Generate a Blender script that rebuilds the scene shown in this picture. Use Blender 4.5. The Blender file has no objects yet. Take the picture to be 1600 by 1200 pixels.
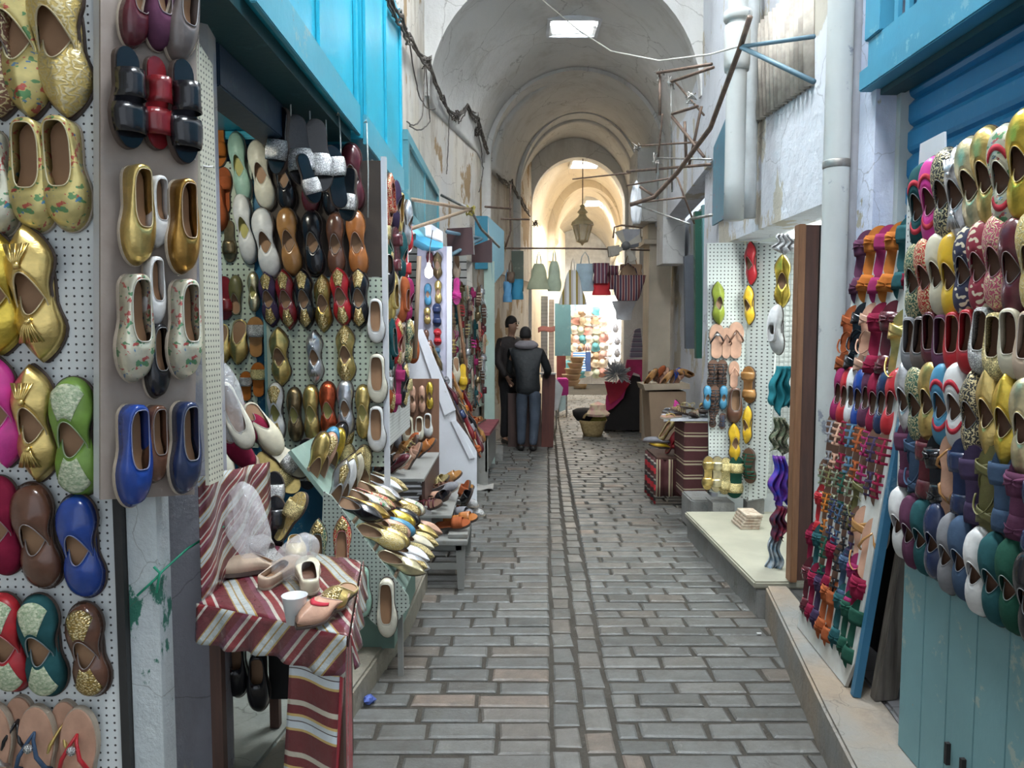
import bpy, bmesh, math, random
from mathutils import Vector, Matrix
random.seed(7)
R=random.Random(11)
C=bpy.context.scene.collection
PI=math.pi
# ---------------------------------------------------------------- survey of the photograph (bearing of a point -> place on a real surface)
EYE=Vector((0,0,1.7)); PITCH=math.radians(4.05); F=1200.0
def ray(px,py):
    x=(px-800)/F; y=-(py-600)/F
    return Vector((x, math.cos(PITCH)+y*math.sin(PITCH), -math.sin(PITCH)+y*math.cos(PITCH)))
def at_plane(px,py,p,n):
    d=ray(px,py); t=(Vector(p)-EYE).dot(n)/d.dot(n); return EYE+d*t
def at_y(px,py,Y): return at_plane(px,py,(0,Y,0),Vector((0,1,0)))
def at_x(px,py,X): return at_plane(px,py,(X,0,0),Vector((1,0,0)))
def at_z(px,py,Z): return at_plane(px,py,(0,0,Z),Vector((0,0,1)))
# ---------------------------------------------------------------- mesh helpers
class MB:
    def __init__(s): s.v=[]; s.f=[]; s.a=[]
    def add(s,vs,fs):
        b=len(s.v); s.v+= [tuple(v) for v in vs]; s.f+=[tuple(b+i for i in f) for f in fs]; return s
    def box(s,lo,hi,rot=None,org=None):
        vs=[Vector((x,y,z)) for x in (lo[0],hi[0]) for y in (lo[1],hi[1]) for z in (lo[2],hi[2])]
        if rot is not None:
            o=Vector(org or (0,0,0)); vs=[o+rot@(v-o) for v in vs]
        return s.add(vs,[(0,1,3,2),(4,6,7,5),(0,4,5,1),(2,3,7,6),(0,2,6,4),(1,5,7,3)])
    def frame(s,o,u,v,n,lo,hi):   # box in a local frame
        vs=[Vector(o)+u*x+v*y+n*z for x in (lo[0],hi[0]) for y in (lo[1],hi[1]) for z in (lo[2],hi[2])]
        return s.add(vs,[(0,1,3,2),(4,6,7,5),(0,4,5,1),(2,3,7,6),(0,2,6,4),(1,5,7,3)])
    def prism(s,poly,d):          # poly: 3D points, d: extrusion vector
        n=len(poly); d=Vector(d); vs=[Vector(p) for p in poly]+[Vector(p)+d for p in poly]
        return s.add(vs,[tuple(range(n))[::-1],tuple(range(n,2*n))]+[(i,(i+1)%n,n+(i+1)%n,n+i) for i in range(n)])
    def tube(s,pts,r,k=8,closed=False,caps=True):
        pts=[Vector(p) for p in pts]; n=len(pts); rs=r if isinstance(r,(list,tuple)) else [r]*n
        vs=[]; up=None
        for i,p in enumerate(pts):
            a=pts[(i-1)%n] if closed or i>0 else p; b=pts[(i+1)%n] if closed or i<n-1 else p
            t=(b-a).normalized() if (b-a).length>1e-9 else Vector((0,0,1))
            if up is None:
                up=Vector((0,0,1)) if abs(t.z)<.9 else Vector((1,0,0))
            x=up.cross(t); x=x.normalized() if x.length>1e-6 else Vector((1,0,0)).cross(t).normalized()
            y=t.cross(x); up=y
            for j in range(k):
                an=2*PI*j/k; vs.append(p+x*(rs[i]*math.cos(an))+y*(rs[i]*math.sin(an)))
        fs=[]
        for i in range(n if closed else n-1):
            for j in range(k):
                fs.append((i*k+j,i*k+(j+1)%k,((i+1)%n)*k+(j+1)%k,((i+1)%n)*k+j))
        if caps and not closed: fs+= [tuple(range(k))[::-1],tuple((n-1)*k+j for j in range(k))]
        return s.add(vs,fs)
    def lathe(s,prof,o=(0,0,0),k=20,sx=1,sy=1,wob=None):
        o=Vector(o); vs=[]; n=len(prof)
        for i,(r,z) in enumerate(prof):
            for j in range(k):
                a=2*PI*j/k; rr=r*(wob(a,z) if wob else 1)
                vs.append(o+Vector((rr*sx*math.cos(a),rr*sy*math.sin(a),z)))
        fs=[(i*k+j,i*k+(j+1)%k,(i+1)*k+(j+1)%k,(i+1)*k+j) for i in range(n-1) for j in range(k)]
        if prof[0][0]>1e-4: fs.append(tuple(range(k))[::-1])
        if prof[-1][0]>1e-4: fs.append(tuple((n-1)*k+j for j in range(k)))
        return s.add(vs,fs)
    def grid(s,fn,nu,nv,cu=False,skip=None):
        vs=[fn(i/(nu-(0 if cu else 1)),j/(nv-1)) for i in range(nu) for j in range(nv)]
        fs=[]
        for i in range(nu if cu else nu-1):
            for j in range(nv-1):
                if skip and skip(i,j): continue
                a=i*nv+j; b=((i+1)%nu)*nv+j; fs.append((a,b,b+1,a+1))
        return s.add(vs,fs)
    def mesh(s,name,smooth=False,solid=0,bevel=0,attr=None):
        me=bpy.data.meshes.new(name); me.from_pydata(s.v,[],s.f); me.validate(); me.update()
        if solid or bevel or True:
            bm=bmesh.new(); bm.from_mesh(me)
            bmesh.ops.recalc_face_normals(bm,faces=bm.faces)
            if solid: bmesh.ops.solidify(bm,geom=bm.faces[:],thickness=solid)
            if bevel: bmesh.ops.bevel(bm,geom=bm.edges[:],offset=bevel,segments=2,affect='EDGES',clamp_overlap=True)
            bm.to_mesh(me); bm.free()
        if smooth:
            me.polygons.foreach_set('use_smooth',[True]*len(me.polygons))
        return me
def link(name,me,mat=None,parent=None,loc=None):
    o=bpy.data.objects.new(name,me); C.objects.link(o)
    if mat is not None and me is not None and len(me.materials)==0: me.materials.append(mat)
    if parent is not None: o.parent=parent
    if loc is not None: o.location=loc
    return o
def obj(name,mb,mat,parent=None,smooth=False,solid=0,bevel=0):
    return link(name,mb.mesh(name,smooth,solid,bevel),mat,parent)
LABELS={}
def tag(o,label,cat,group=None,kind=None):
    o['label']=label; o['category']=cat
    if group: o['group']=group
    if kind: o['kind']=kind
    LABELS.setdefault(label,[]).append(o.name)
    n=len(label.split())
    if n<4 or n>16: print('LABEL LEN',n,label)
    return o
def empty(name,label,cat,loc=(0,0,0),group=None):
    o=bpy.data.objects.new(name,None); C.objects.link(o); o.location=loc; o.empty_display_size=.05
    return tag(o,label,cat,group)
def struct(name,mb,mat,**k):
    o=obj(name,mb,mat,**k); o['kind']='structure'; return o
def local(o,pt): return Vector(pt)-Vector(o.location)
# ---------------------------------------------------------------- materials
MC={}
def base(name):
    m=bpy.data.materials.new(name); m.use_nodes=True; nt=m.node_tree
    return m,nt,nt.nodes['Principled BSDF']
def N(nt,t,**k):
    n=nt.nodes.new(t)
    for a,b in k.items():
        if a in n.inputs.keys(): n.inputs[a].default_value=b
        else: setattr(n,a,b)
    return n
def c4(c): return (c[0],c[1],c[2],1)
def coord(nt,kind='Object',scale=None):
    t=N(nt,'ShaderNodeTexCoord'); out=t.outputs[kind]
    if scale:
        mp=N(nt,'ShaderNodeMapping'); mp.inputs['Scale'].default_value=scale; nt.links.new(out,mp.inputs[0]); out=mp.outputs[0]
    return out
def noise(nt,co,scale,detail=4,rough=.55):
    n=N(nt,'ShaderNodeTexNoise',Scale=scale,Detail=detail,Roughness=rough); nt.links.new(co,n.inputs['Vector']); return n.outputs[0]
def ramp(nt,inp,stops,interp='LINEAR'):
    r=N(nt,'ShaderNodeValToRGB'); cr=r.color_ramp; cr.interpolation=interp
    while len(cr.elements)<len(stops): cr.elements.new(.5)
    for e,(p,c) in zip(cr.elements,stops):
        e.position=p; e.color=c4(c) if hasattr(c,'__len__') else (c,c,c,1)
    nt.links.new(inp,r.inputs[0]); return r.outputs[0]
def mix(nt,f,a,b):
    m=N(nt,'ShaderNodeMix',data_type='RGBA')
    if isinstance(f,(int,float)): m.inputs[0].default_value=f
    else: nt.links.new(f,m.inputs[0])
    for k,x in ((6,a),(7,b)):
        if hasattr(x,'links') or hasattr(x,'is_linked'): nt.links.new(x,m.inputs[k])
        else: m.inputs[k].default_value=c4(x)
    return m.outputs[2]
def bump(nt,p,h,st=.3,dist=.01):
    b=N(nt,'ShaderNodeBump',Strength=st,Distance=dist); nt.links.new(h,b.inputs['Height']); nt.links.new(b.outputs[0],p.inputs['Normal'])
def math_(nt,op,a,b=None):
    m=N(nt,'ShaderNodeMath',operation=op)
    for k,x in ((0,a),(1,b)):
        if x is None: continue
        if isinstance(x,(int,float)): m.inputs[k].default_value=x
        else: nt.links.new(x,m.inputs[k])
    return m.outputs[0]
def mat(name,color,rough=.6,metal=0,color2=None,vs=6,bs=60,bst=.15,coat=0,dist=.004,spec=.5,alpha=1,trans=0,emit=0):
    if name in MC: return MC[name]
    m,nt,p=base(name)
    co=coord(nt)
    c2=color2 if color2 is not None else tuple(x*.78 for x in color)
    f=ramp(nt,noise(nt,co,vs),[(.35,0),(.65,1)])
    nt.links.new(mix(nt,f,color,c2),p.inputs['Base Color'])
    p.inputs['Roughness'].default_value=rough; p.inputs['Metallic'].default_value=metal
    p.inputs['Specular IOR Level'].default_value=spec
    if coat: p.inputs['Coat Weight'].default_value=coat; p.inputs['Coat Roughness'].default_value=.12
    if bst: bump(nt,p,noise(nt,co,bs,3),bst,dist)
    if alpha<1: p.inputs['Alpha'].default_value=alpha
    if trans: p.inputs['Transmission Weight'].default_value=trans
    if emit: p.inputs['Emission Color'].default_value=c4(color); p.inputs['Emission Strength'].default_value=emit
    MC[name]=m; return m
def plaster(name,a,b,stain,peel=None,amount=.5,sc=1.0):
    if name in MC: return MC[name]
    m,nt,p=base(name); co=coord(nt)
    col=mix(nt,ramp(nt,noise(nt,co,1.1*sc,6),[(.35,0),(.65,1)]),a,b)
    st=ramp(nt,noise(nt,coord(nt,scale=(1.5,1.5,.45)),2.3*sc,9,.7),[(.5,0),(.5+.22/amount*.5,amount)])
    col=mix(nt,st,col,stain)
    if peel:
        pf=ramp(nt,noise(nt,coord(nt,scale=(1,1,.6)),1.7*sc,10,.62),[(.57,0),(.585,1)])
        col=mix(nt,pf,col,peel)
    cr=N(nt,'ShaderNodeTexVoronoi',Scale=1.3*sc,feature='DISTANCE_TO_EDGE'); nt.links.new(noise_warp(nt,co,.35),cr.inputs['Vector'])
    cf=ramp(nt,cr.outputs[0],[(.0,.55),(.006,0)])
    col=mix(nt,cf,col,tuple(x*.45 for x in stain))
    nt.links.new(col,p.inputs['Base Color']); p.inputs['Roughness'].default_value=.85
    bump(nt,p,noise(nt,co,9,9,.65),.5,.03)
    MC[name]=m; return m
def noise_warp(nt,co,amt):
    n=N(nt,'ShaderNodeTexNoise',Scale=2.5,Detail=5); nt.links.new(co,n.inputs['Vector'])
    vm=N(nt,'ShaderNodeVectorMath',operation='SCALE'); vm.inputs['Scale'].default_value=amt; nt.links.new(n.outputs[1],vm.inputs[0])
    va=N(nt,'ShaderNodeVectorMath',operation='ADD'); nt.links.new(vm.outputs[0],va.inputs[0]); nt.links.new(co,va.inputs[1]); return va.outputs[0]
def painted(name,c,worn,rust=(.25,.14,.08),amt=.6,rough=.5,sc=1):
    if name in MC: return MC[name]
    m,nt,p=base(name); co=coord(nt)
    col=mix(nt,ramp(nt,noise(nt,co,2*sc,5),[(.3,0),(.7,1)]),c,tuple(x*.82 for x in c))
    col=mix(nt,ramp(nt,noise(nt,co,7*sc,9,.7),[(.60,0),(.64,amt)]),col,worn)
    col=mix(nt,ramp(nt,noise(nt,co,16*sc,8,.7),[(.68,0),(.71,.8)]),col,rust)
    nt.links.new(col,p.inputs['Base Color']); p.inputs['Roughness'].default_value=rough
    bump(nt,p,noise(nt,co,25,6,.6),.25,.006)
    MC[name]=m; return m
def pegboard(name,c,hole=(.05,.05,.05),s=.02,r=.16,ax=(0,2)):
    if name in MC: return MC[name]
    m,nt,p=base(name); co=coord(nt)
    sp=N(nt,'ShaderNodeSeparateXYZ'); nt.links.new(co,sp.inputs[0])
    ds=[]
    for a in ax:
        f=math_(nt,'FRACT',math_(nt,'DIVIDE',sp.outputs[a],s)); d=math_(nt,'SUBTRACT',f,.5); ds.append(math_(nt,'MULTIPLY',d,d))
    d=math_(nt,'SQRT',math_(nt,'ADD',ds[0],ds[1]))
    h=math_(nt,'LESS_THAN',d,r)
    b=mix(nt,ramp(nt,noise(nt,co,3,6),[(.3,0),(.75,1)]),c,tuple(x*.82 for x in c))
    nt.links.new(mix(nt,h,b,hole),p.inputs['Base Color']); p.inputs['Roughness'].default_value=.55
    MC[name]=m; return m
def stripes(name,ax,period,stops,rough=.7,coat=0,slant=0,ax2=0,bst=.3):
    if name in MC: return MC[name]
    m,nt,p=base(name); co=coord(nt)
    sp=N(nt,'ShaderNodeSeparateXYZ'); nt.links.new(noise_warp(nt,co,.015),sp.inputs[0])
    c=sp.outputs[ax]
    if slant: c=math_(nt,'ADD',c,math_(nt,'MULTIPLY',sp.outputs[ax2],slant))
    f=math_(nt,'FRACT',math_(nt,'DIVIDE',c,period))
    nt.links.new(ramp(nt,f,stops,'CONSTANT'),p.inputs['Base Color']); p.inputs['Roughness'].default_value=rough
    if coat: p.inputs['Coat Weight'].default_value=coat; p.inputs['Coat Roughness'].default_value=.06
    n=noise(nt,co,18,4,.6); b=N(nt,'ShaderNodeBump',Strength=bst,Distance=.02); nt.links.new(n,b.inputs['Height'])
    nt.links.new(b.outputs[0],p.inputs['Normal'])
    if coat: nt.links.new(b.outputs[0],p.inputs['Coat Normal'])
    MC[name]=m; return m
def wood(name,a,b,rough=.55,ax=2,sc=1):
    if name in MC: return MC[name]
    m,nt,p=base(name); s=[14*sc]*3; s[ax]=1.2*sc
    co=coord(nt,scale=tuple(s)); n=noise(nt,co,2.2,6,.6)
    nt.links.new(mix(nt,ramp(nt,n,[(.3,0),(.7,1)]),a,b),p.inputs['Base Color']); p.inputs['Roughness'].default_value=rough
    bump(nt,p,n,.25,.004); MC[name]=m; return m
# shoe materials -------------------------------------------------
SC={ # kind, colour
'gold':('metal',(.80,.60,.22)),'pale gold':('metal',(.86,.76,.48)),'dark gold':('metal',(.50,.34,.10)),'bronze':('metal',(.30,.22,.12)),
'silver':('metal',(.75,.76,.80)),'white':('sm',(.80,.80,.79)),'cream':('sm',(.72,.66,.50)),'beige':('suede',(.62,.48,.36)),
'black':('gloss',(.012,.012,.016)),'navy':('gloss',(.02,.035,.10)),'blue':('gloss',(.015,.06,.32)),'brown':('gloss',(.14,.06,.035)),
'tan':('gloss',(.45,.22,.07)),'orange brown':('gloss',(.48,.17,.045)),'rust':('suede',(.38,.10,.035)),'orange':('suede',(.50,.16,.03)),
'burgundy':('gloss',(.12,.02,.03)),'dark red':('gloss',(.22,.015,.02)),'red':('sm',(.50,.02,.03)),'crimson':('suede',(.26,.015,.05)),
'magenta':('suede',(.33,.03,.12)),'pink':('sm',(.75,.05,.35)),'green':('sm',(.20,.36,.06)),'dark green':('suede',(.02,.09,.06)),
'teal':('suede',(.025,.10,.11)),'olive':('sm',(.15,.14,.05)),'grey':('suede',(.26,.26,.28)),'plum':('suede',(.13,.045,.09)),
'yellow':('sm',(.80,.50,.03)),'mint':('sm',(.40,.62,.50)),'lime green':('sm',(.35,.42,.05)),'light blue':('sm',(.08,.30,.48)),
'slate blue':('suede',(.06,.10,.17)),'purple':('suede',(.06,.04,.09)),'glitter silver':('glit',(.62,.62,.62)),'glitter gold':('glit',(.72,.60,.30)),
'grey brown':('gloss',(.17,.14,.13)),'ivory':('sm',(.80,.76,.62)),'golden brown':('metal',(.48,.27,.07)),
'floral gold':('floral',(.74,.62,.25)),'floral cream':('floral',(.72,.70,.55)),'flowered navy':('flower2',(.03,.03,.07)),'flowered burgundy':('flower2',(.25,.02,.04)),
'patterned gold':('brocade',(.60,.45,.15)),'patterned brown':('brocade',(.22,.10,.06)),'patterned black':('brocade',(.04,.04,.04)),'patterned red':('brocade',(.45,.03,.02)),
'patterned green':('brocade',(.05,.12,.08)),'patterned rose':('brocade',(.50,.10,.16)),'camouflage green':('camo',(.12,.15,.09)),'yellow gold':('metal',(.85,.62,.10)),
'copper red':('metal',(.60,.12,.05)),'denim blue':('suede',(.10,.20,.30)),'nude':('sm',(.62,.36,.25)),
}
def shoe_mat(key):
    if key in MC: return MC[key]
    k,c=SC[key]; nm='shoe '+key
    if k in('sm','gloss','suede'):
        m=mat(nm,c,rough={'sm':.38,'gloss':.24,'suede':.85}[k],color2=tuple(x*.72 for x in c),vs=14,bs=90,bst=.25,dist=.002,coat=.35 if k=='gloss' else 0,spec=.5 if k!='suede' else .15)
    else:
        m,nt,p=base(nm); co=coord(nt)
        if k=='metal':
            nt.links.new(mix(nt,ramp(nt,noise(nt,co,25,4),[(.35,0),(.65,1)]),c,tuple(x*.68 for x in c)),p.inputs['Base Color'])
            p.inputs['Metallic'].default_value=.88; p.inputs['Roughness'].default_value=.30
            bump(nt,p,noise(nt,co,38,4,.6),.35,.006)
        elif k=='glit':
            v=N(nt,'ShaderNodeTexVoronoi',Scale=420); nt.links.new(co,v.inputs['Vector'])
            f=ramp(nt,v.outputs['Color'],[(.35,0),(.75,1)])
            nt.links.new(mix(nt,f,tuple(x*.45 for x in c),tuple(min(1,x*1.4) for x in c)),p.inputs['Base Color'])
            p.inputs['Metallic'].default_value=.8; p.inputs['Roughness'].default_value=.33; bump(nt,p,v.outputs['Distance'],.8,.003)
        elif k=='floral':
            col=mix(nt,ramp(nt,noise(nt,co,20,3),[(.4,0),(.6,1)]),c,tuple(x*.75 for x in c))
            w=noise_warp(nt,co,.03)
            for i,(cc,th) in enumerate(((( .05,.25,.10),.60),((.5,.05,.06),.62),((.05,.20,.42),.67))):
                n=N(nt,'ShaderNodeTexNoise',Scale=42+i*9,Detail=2); mp=N(nt,'ShaderNodeMapping'); mp.inputs['Location'].default_value=(i*3.1,i*1.7,0); nt.links.new(w,mp.inputs[0]); nt.links.new(mp.outputs[0],n.inputs['Vector'])
                col=mix(nt,ramp(nt,n.outputs[0],[(th,0),(th+.015,.85)]),col,cc)
            nt.links.new(col,p.inputs['Base Color']); p.inputs['Metallic'].default_value=.45; p.inputs['Roughness'].default_value=.32
            bump(nt,p,noise(nt,co,60,4),.3,.003)
        elif k=='flower2':
            n=ramp(nt,noise(nt,noise_warp(nt,co,.02),34,1),[(.55,0),(.57,1)])
            nt.links.new(mix(nt,n,c,(.65,.58,.42)),p.inputs['Base Color']); p.inputs['Roughness'].default_value=.6
        elif k=='brocade':
            w=N(nt,'ShaderNodeTexWave',Scale=26,Distortion=14); w.inputs['Detail Scale'].default_value=2; nt.links.new(co,w.inputs['Vector'])
            f=ramp(nt,w.outputs[1],[(.62,0),(.70,1)])
            nt.links.new(mix(nt,f,c,(.70,.60,.36)),p.inputs['Base Color']); nt.links.new(math_(nt,'MULTIPLY',f,.7),p.inputs['Metallic']); p.inputs['Roughness'].default_value=.4
            bump(nt,p,w.outputs[1],.4,.003)
        elif k=='camo':
            f=ramp(nt,noise(nt,co,30,2),[(.42,c),(.5,(.30,.29,.20)),(.6,(.05,.07,.05))],'CONSTANT')
            nt.links.new(f,p.inputs['Base Color']); p.inputs['Roughness'].default_value=.8
    MC[key]=m; return m
def M_emb():
    if 'emb' in MC: return MC['emb']
    m,nt,p=base('gold thread embroidery'); co=coord(nt)
    v=N(nt,'ShaderNodeTexVoronoi',Scale=170); nt.links.new(co,v.inputs['Vector'])
    nt.links.new(mix(nt,ramp(nt,v.outputs['Distance'],[(.2,0),(.6,1)]),(.95,.82,.50),(.38,.26,.08)),p.inputs['Base Color'])
    p.inputs['Metallic'].default_value=.8; p.inputs['Roughness'].default_value=.3; bump(nt,p,v.outputs['Distance'],1,.004)
    MC['emb']=m; return m
INSOLE=mat('tan leather insole',(.42,.24,.13),.6); INSOLE2=mat('dark leather insole',(.16,.08,.05),.6); INSOLE3=mat('yellow lining',(.55,.50,.16),.6)
SOLE=mat('brown rubber sole',(.08,.055,.045),.6); SOLEL=mat('pale rubber sole',(.45,.38,.30),.6)
# ---------------------------------------------------------------- shoes
Ls=.27
def wprof(t,pt):
    W=.045 if not pt else .043
    if t<.14: g=.70*math.sqrt(max(0,1-((.14-t)/.14)**2))
    elif t<.40: g=.70+.01*math.sin((t-.14)/.26*PI)
    elif t<.66: u=(t-.40)/.26; g=.70+.30*(u*u*(3-2*u))
    else:
        u=(t-.66)/.34
        g=math.sqrt(max(0,1-u**2.3)) if not pt else max(0,(1-u**1.7))**.85
    return W*g
def outline(pt,n=36,k=1.0,z=0):
    o=[]
    for i in range(n):
        ph=2*PI*i/n+1e-4; t=.5+.5*math.sin(ph); x=wprof(t,pt)*(1 if math.cos(ph)>0 else -1)
        o.append(Vector((x*k,(t-.5)*Ls*(1+(k-1)*.35),z)))
    return o
def rim(ph,style,pt):
    if ph>1.5*PI: ph-=2*PI
    s=math.sin(ph); c=math.cos(ph); sg=1 if c>0 else -1
    if style in('loafer','ballet','boot'):
        tc,a,e,wz={'loafer':(.335,.285,.62,.80),'ballet':(.40,.34,.7,.84),'boot':(.25,.20,.8,.8)}[style]
        t=tc+a*(1 if s>0 else -1)*abs(s)**e; x=sg*abs(c)**.55*wprof(.32,pt)*wz
        zf,zb,zs={'loafer':(.052,.056,.045),'ballet':(.030,.046,.032),'boot':(.075,.085,.08)}[style]
        z=zs+(zf-zs)*max(0,s)**2+(zb-zs)*max(0,-s)**2
        return Vector((x,(t-.5)*Ls,z))
    # open-backed: babouche / mule
    tt,tl,zt={'slipper':(.53,.24,.050),'mule':(.50,.22,.060)}[style]
    s0=2*tl-1
    if s<=s0:
        t=.5+.5*s; k=.90
        return Vector((wprof(t,pt)*sg*k,(t-.5)*Ls*.97,.011))
    ph0=math.asin(s0); u=(ph-PI/2)/(PI/2-ph0) if True else 0
    u=max(-1,min(1,u)); z=zt*(1-.78*abs(u)**2.2)
    t=tt-(tt-tl)*abs(u)**2.1
    return Vector((-u*wprof(tl,pt)*.93,(t-.5)*Ls,z))
def upper_pt(ph,r,style,pt,off=0):
    t=.5+.5*math.sin(ph); P=Vector((wprof(t,pt)*(1 if math.cos(ph)>0 else -1),(t-.5)*Ls,.004)); Q=rim(ph,style,pt)
    e=1.6 if pt else 2.1
    v=P.lerp(Q,r); hz=(1-(1-r)**e)**(1/e)
    out=Vector((P.x,P.y,0)); out=out.normalized() if out.length>1e-6 else out
    v+=out*(.006*math.sin(PI*r)) ; v.z=.004+(Q.z-.004)*hz+off
    if pt: v.z+= .012*max(0,(t-.80)/.2)**2*(1-r)
    if off: v+=out*off*.8
    return v
PH=[2*PI*i/40 for i in range(40)]
SM={}
def cached(key,fn):
    if key not in SM: SM[key]=fn()
    return SM[key]
def upper_mb(style,pt):
    m=MB(); s0=None
    if style in('slipper','mule'):
        m.grid(lambda a,b:upper_pt(2*PI*a+1e-4,b,style,pt),40,8,cu=True)
    else: m.grid(lambda a,b:upper_pt(2*PI*a+1e-4,b,style,pt),40,7,cu=True)
    return m
def band_mb(t0,t1,h,w=1.04,n=12,flare=0,sh=0):
    def fn(a,b):
        t=t0+(t1-t0)*b; an=PI*(1-a); ww=wprof(t,False)*w*(1+flare*abs(b-.5))
        return Vector((ww*math.cos(an),(t-.5)*Ls+sh*math.cos(an),.002+h*(1+.25*(b-.5)*0)*max(0,math.sin(an))**.75))
    return MB().grid(fn,n,5)
def with_mat(me,m):
    k=(me.name,m.name)
    if k in SM: return SM[k]
    c=me if len(me.materials)==0 else me.copy()
    if c is not me: c.materials.clear()
    c.materials.append(m); SM[k]=c; SM[(me.name+'#',m.name)]=c
    return c
def sole_mesh(pt,th,k):
    def f():
        m=MB(); a=outline(pt,36,k,-th); b=outline(pt,36,k,.004); m.add(a+b,[tuple(range(36))[::-1],tuple(range(36,72))]+[(i,(i+1)%36,36+(i+1)%36,36+i) for i in range(36)])
        return m.mesh('sole',False,0,.0015)
    return cached(('sole',pt,th,k),f)
def insole_mesh(pt,k,z=.0085):
    def f():
        m=MB(); a=outline(pt,36,k,z-.006); b=outline(pt,36,k,z); m.add(a+b,[tuple(range(36))[::-1],tuple(range(36,72))]+[(i,(i+1)%36,36+(i+1)%36,36+i) for i in range(36)])
        return m.mesh('insole')
    return cached(('ins',pt,k,z),f)
STY={ # style -> (object name, words, category)
'pointed':('pointed_slipper','babouche slipper','slipper'),'round':('round_slipper','round slipper','slipper'),'mule':('mule','backless mule','shoe'),
'loafer':('loafer','loafer','shoe'),'ballet':('ballet_flat','ballet flat','shoe'),'flip':('flip_flop','flip-flop','sandal'),
'slide':('slide_sandal','slide sandal','sandal'),'wide':('banded_sandal','wide-band sandal','sandal'),'cross':('strap_sandal','crossed-strap sandal','sandal'),'multi':('strappy_sandal','strappy sandal','sandal'),
'bow':('bow_sandal','bow sandal','sandal'),'boot':('ankle_boot','ankle boot','shoe'),'ploafer':('pointed_flat','pointed flat','shoe')}
def parts(style,col,deco=None,ins=None,detail=True):
    key=('P',style,col,deco,ins)
    if key in SM: return SM[key]
    out=[]; cm=shoe_mat(col); im={None:INSOLE,'d':INSOLE2,'y':INSOLE3,'c':shoe_mat(col)}.get(ins,INSOLE)
    if style in('pointed','round','mule','loafer','ballet','boot','ploafer'):
        pt=style in('pointed','ploafer'); st={'pointed':'slipper','round':'slipper','mule':'mule','loafer':'loafer','ballet':'ballet','boot':'boot','ploafer':'ballet'}[style]
        um=cached(('U',st,pt),lambda:upper_mb(st,pt).mesh('upper',True,.0018))
        out.append(('upper',with_mat(um,cm)))
        out.append(('insole',with_mat(insole_mesh(pt,.90),im)))
        out.append(('sole',with_mat(sole_mesh(pt,.012 if style=='mule' else .007,1.05),SOLE if style!='loafer' else SOLEL)))
        if deco in('emb','embw'):
            def f():
                def fn(a,b):
                    wv=.5+.5*abs(math.cos(a*PI*3)); ph=PI/2+(a-.5)*1.5*(.6+.4*wv); return upper_pt(ph,.18+.76*b,st,pt,.0022)
                return MB().grid(fn,19,9).mesh('embroidery',True,.001)
            out.append(('embroidery',with_mat(cached(('E',st,pt),f),M_emb() if deco=='emb' else mat('white thread embroidery',(.65,.68,.50),.7,bs=220,bst=1,vs=120,color2=(.25,.35,.2)))))
        if deco=='tassel':
            def f():
                q=upper_pt(PI/2,.93,st,pt); m=MB()
                for i in range(7):
                    a=(i-3)*.16; m.tube([q+Vector((0,0,.004)),q+Vector((math.sin(a)*.02,.022,.010)),q+Vector((math.sin(a)*.045,.062,-.002+.004*(i%2)))],[.0016,.0022,.0035],5)
                m.tube([q+Vector((0,-.002,.003)),q+Vector((0,.014,.009))],.006,8)
                return m.mesh('tassel',True)
            out.append(('tassel',with_mat(cached(('T',st,pt),f),cm)))
        if deco=='band':
            def f():
                def fn(a,b):
                    return upper_pt(PI/2+(a-.5)*2.3,.62+.16*b,st,pt,.002)
                return MB().grid(fn,17,3).mesh('band',True,.001)
            out.append(('band',with_mat(cached(('B',st,pt),f),mat('red felt band',(.45,.02,.04),.8))))
        if st in('slipper','mule','ballet','loafer'):
            def f():
                n=40; pts=[rim(2*PI*i/n+1e-4,st,pt)+Vector((0,0,.0008)) for i in range(n)]
                return MB().tube(pts,.0016,5,closed=True).mesh('piping',True)
            c=SC[col][1]; pl=mat('piping '+col,tuple(min(.85,x*.6+.22) for x in c),.5,metal=.3 if SC[col][0]=='metal' else 0)
            out.append(('piping',with_mat(cached(('R',st,pt),f),pl)))
    else:
        foot={'flip':'nude','slide':'c','wide':'c','cross':'c','multi':'d','bow':'c'}[style]
        fm=cm if (foot=='c' and ins!='n') else shoe_mat('nude') if (foot=='nude' or ins=='n') else INSOLE2
        if style=='slide' and ins=='b': fm=shoe_mat('black')
        if ins=='o': fm=shoe_mat('tan')
        out.append(('sole',with_mat(sole_mesh(False,.014,1.04),SOLE if style!='flip' else SOLEL)))
        out.append(('footbed',with_mat(insole_mesh(False,.98,.009),fm)))
        if style=='flip':
            for sg in(-1,1):
                def f(sg=sg):
                    return MB().tube([(0,.075,.009),(sg*.006,.062,.024),(sg*.022,.03,.040),(sg*.036,-.002,.030),(sg*.037,-.018,.006)],[.0035,.0045,.0055,.0055,.0045],6).mesh('strap',True)
                out.append(('strap',with_mat(cached(('F',sg),f),cm)))
            if deco=='emb':
                out.append(('buckle',with_mat(cached(('Fk',),lambda:MB().lathe([(.001,.0),(.012,.0),(.011,.006),(.001,.008)],(0,.048,.034),8).mesh('buckle',True)),shoe_mat('glitter silver'))))
        if style=='slide':
            out.append(('strap',with_mat(cached(('S',),lambda:band_mb(.50,.80,.048).mesh('strap',True,.0025)),shoe_mat({'s':'glitter silver','g':'glitter gold'}.get(deco,col)))))
        if style=='wide':
            for i,(a,b,h) in enumerate(((.24,.52,.052),(.58,.86,.042))): out.append(('strap',with_mat(cached(('W',i),lambda a=a,b=b,h=h:band_mb(a,b,h).mesh('strap',True,.0025)),cm)))
        if style=='bow': out.append(('strap',with_mat(cached(('Bs',),lambda:band_mb(.46,.78,.046).mesh('strap',True,.0025)),cm)))
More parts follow.
